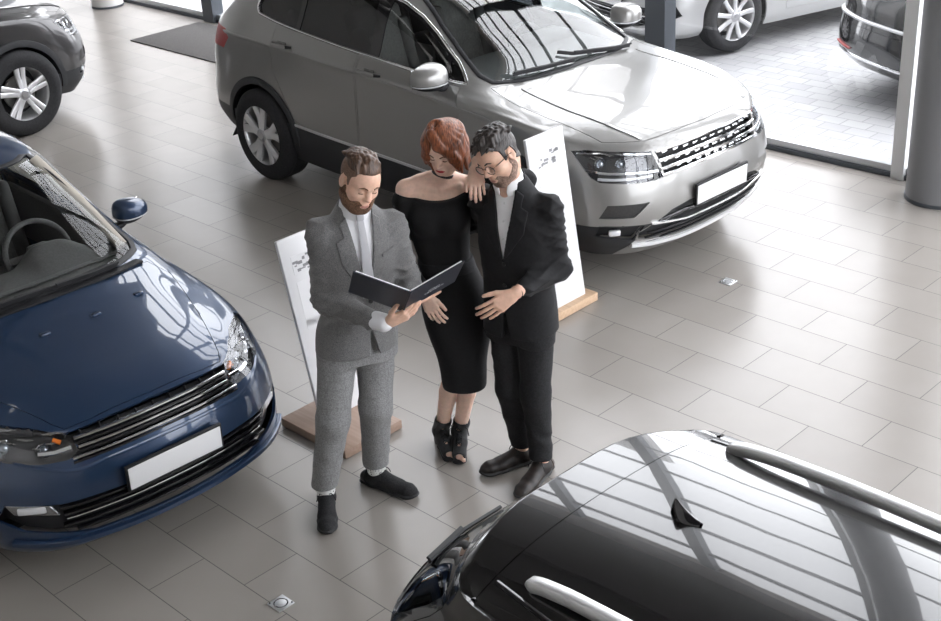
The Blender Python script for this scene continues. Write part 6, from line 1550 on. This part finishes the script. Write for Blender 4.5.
    legs(T, hips, kn, [a+np.array((0, 0, .035)) for a in an], (.090, .070, .057), seed=6, fold=.006); s, X, Y_, Z = T.sl(lo, hi); T.a[s] = np.maximum(T.a[s], np.broadcast_to(.118-Z, T.a[s].shape)); T.obj('trousers', tm, root, 2)
    SH = dict(shoe=noise_mix(mat('shoe_brown_black', (.018, .014, .013), .5), (.011, .009, .009), (.028, .021, .018), 40), sole=mat('sole_grey_black', (.03, .03, .03), .6), lace=mat('laces_dark', (.012, .012, .012), .7), shoe2=mat('heel_panel_brown', (.045, .028, .022), .5))
    shoe(root, (an[0][0], an[0][1]), (-.92, -.38), .30, M=SH); shoe(root, (an[1][0], an[1][1]), (-.55, -.83), .30, M=SH)
    # jacket
    jm = cloth('velvet_black', (.002, .002, .003), (.006, .006, .0075), 70, .8, .15, sheen=.02); sm = mat('shirt_white_open', (.80, .80, .81), .75)
    hull = [(.815, .232, 5.495, .180, .142, Y), (.93, .232, 5.497, .176, .138, Y), (1.06, .230, 5.50, .168, .124, Y), (1.20, .233, 5.503, .182, .128, Y), (1.33, .236, 5.507, .191, .124, Y), (1.42, .233, 5.506, .170, .10, Y), (1.49, .220, 5.502, .112, .082, Y), (1.56, .208, 5.497, .074, .072, Y)]
    O = np.array((.212, 5.50, 0.))
    J = jacket(root, hull, [([shR+np.array((.03, -.01, -.012)), shR, elR, wrR+np.array((.05, -.015, .02))], [.050, .062, .054, .043]), ([shL+np.array((-.03, .01, -.012)), shL, elL, wrL+np.array((.045, .04, .004))], [.046, .060, .058, .045])], O, Y, 1.20, 1.535, jm, jm, .815, shirt_m=sm, lo=lo, hi=hi, seed=9, fold=.008, vtop=.058, lapel=.06)
    collar(root, (.208, 5.497, 1.520), .071, .058, (-.47, -.88), jm, 'jacket_collar', hd.lo-np.array((.05, .05, .2)), hd.hi+np.array((.1, .1, 0)), .075, .0085)
    collar(root, (.204, 5.489, 1.537), .062, .058, (-.47, -.88), sm, 'shirt_collar', hd.lo-np.array((.05, .05, .2)), hd.hi+np.array((.1, .1, 0)), .018, .0075, drop=.06)
    on = J['on']; bt = mat('button_black', (.012, .012, .014), .3)
    for z in (1.185, 1.08): obj('button', cyl(bmesh.new(), on(.006, z, .004), on(.006, z, .009), .010, seg=16), bt, root)
    for z in (1.46, 1.38, 1.30): obj('shirt_button', cyl(bmesh.new(), on(.0, z, -.008), on(.0, z, -.004), .005, seg=12), mat('button_white', (.7, .7, .7), .4), root)
    d = nv(wrL-elL); c0 = wrL-d*.004; x = nv(np.cross(d, (0, 0, 1.))); y = np.cross(x, d)
    obj('bracelet', tube([Vector(c0+(x*math.cos(t)+y*math.sin(t)*.9)*.033) for t in np.linspace(0, 2*PI, 25)[:-1]], .0025, 6, closed=True), bt, root)
    return root
def settle(root):      # garments are modelled in place: keep them there under the figure's base point
    for c in root.children: c.matrix_parent_inverse = Matrix.Translation(-root.location)
settle(man_grey()); folder(); settle(woman()); settle(man_black())
w = bpy.data.worlds.new('overcast'); bpy.context.scene.world = w; w.use_nodes = True
bg = w.node_tree.nodes['Background']; bg.inputs[0].default_value = (.945, .96, 1., 1); bg.inputs[1].default_value = SKY
vs = bpy.context.scene.view_settings
vs.exposure = .30
# ---------------------------------------------------------------- camera
cam = bpy.data.cameras.new('camera'); co = bpy.data.objects.new('camera', cam); C.objects.link(co)
bpy.context.scene.camera = co
cam.sensor_fit = 'HORIZONTAL'; cam.sensor_width = 36; cam.lens = 1323.43/941*36
co.location = (0, 0, 3.64)
co.rotation_mode = 'QUATERNION'
p_, r_ = math.radians(26.39), math.radians(-3.455)
fwd = Vector((0, math.cos(p_), -math.sin(p_))); up0 = Vector((0, math.sin(p_), math.cos(p_))); rt0 = Vector((1, 0, 0))
c_, s_ = math.cos(r_), math.sin(r_)
rt = rt0*c_+up0*s_; up = -rt0*s_+up0*c_
co.rotation_quaternion = Matrix((rt, up, -fwd)).transposed().to_quaternion()
cam.clip_end = 200
vs = bpy.context.scene.view_settings
vs.view_transform = 'Standard'; vs.look = 'None'; vs.gamma = 1; vs.use_curve_mapping = False
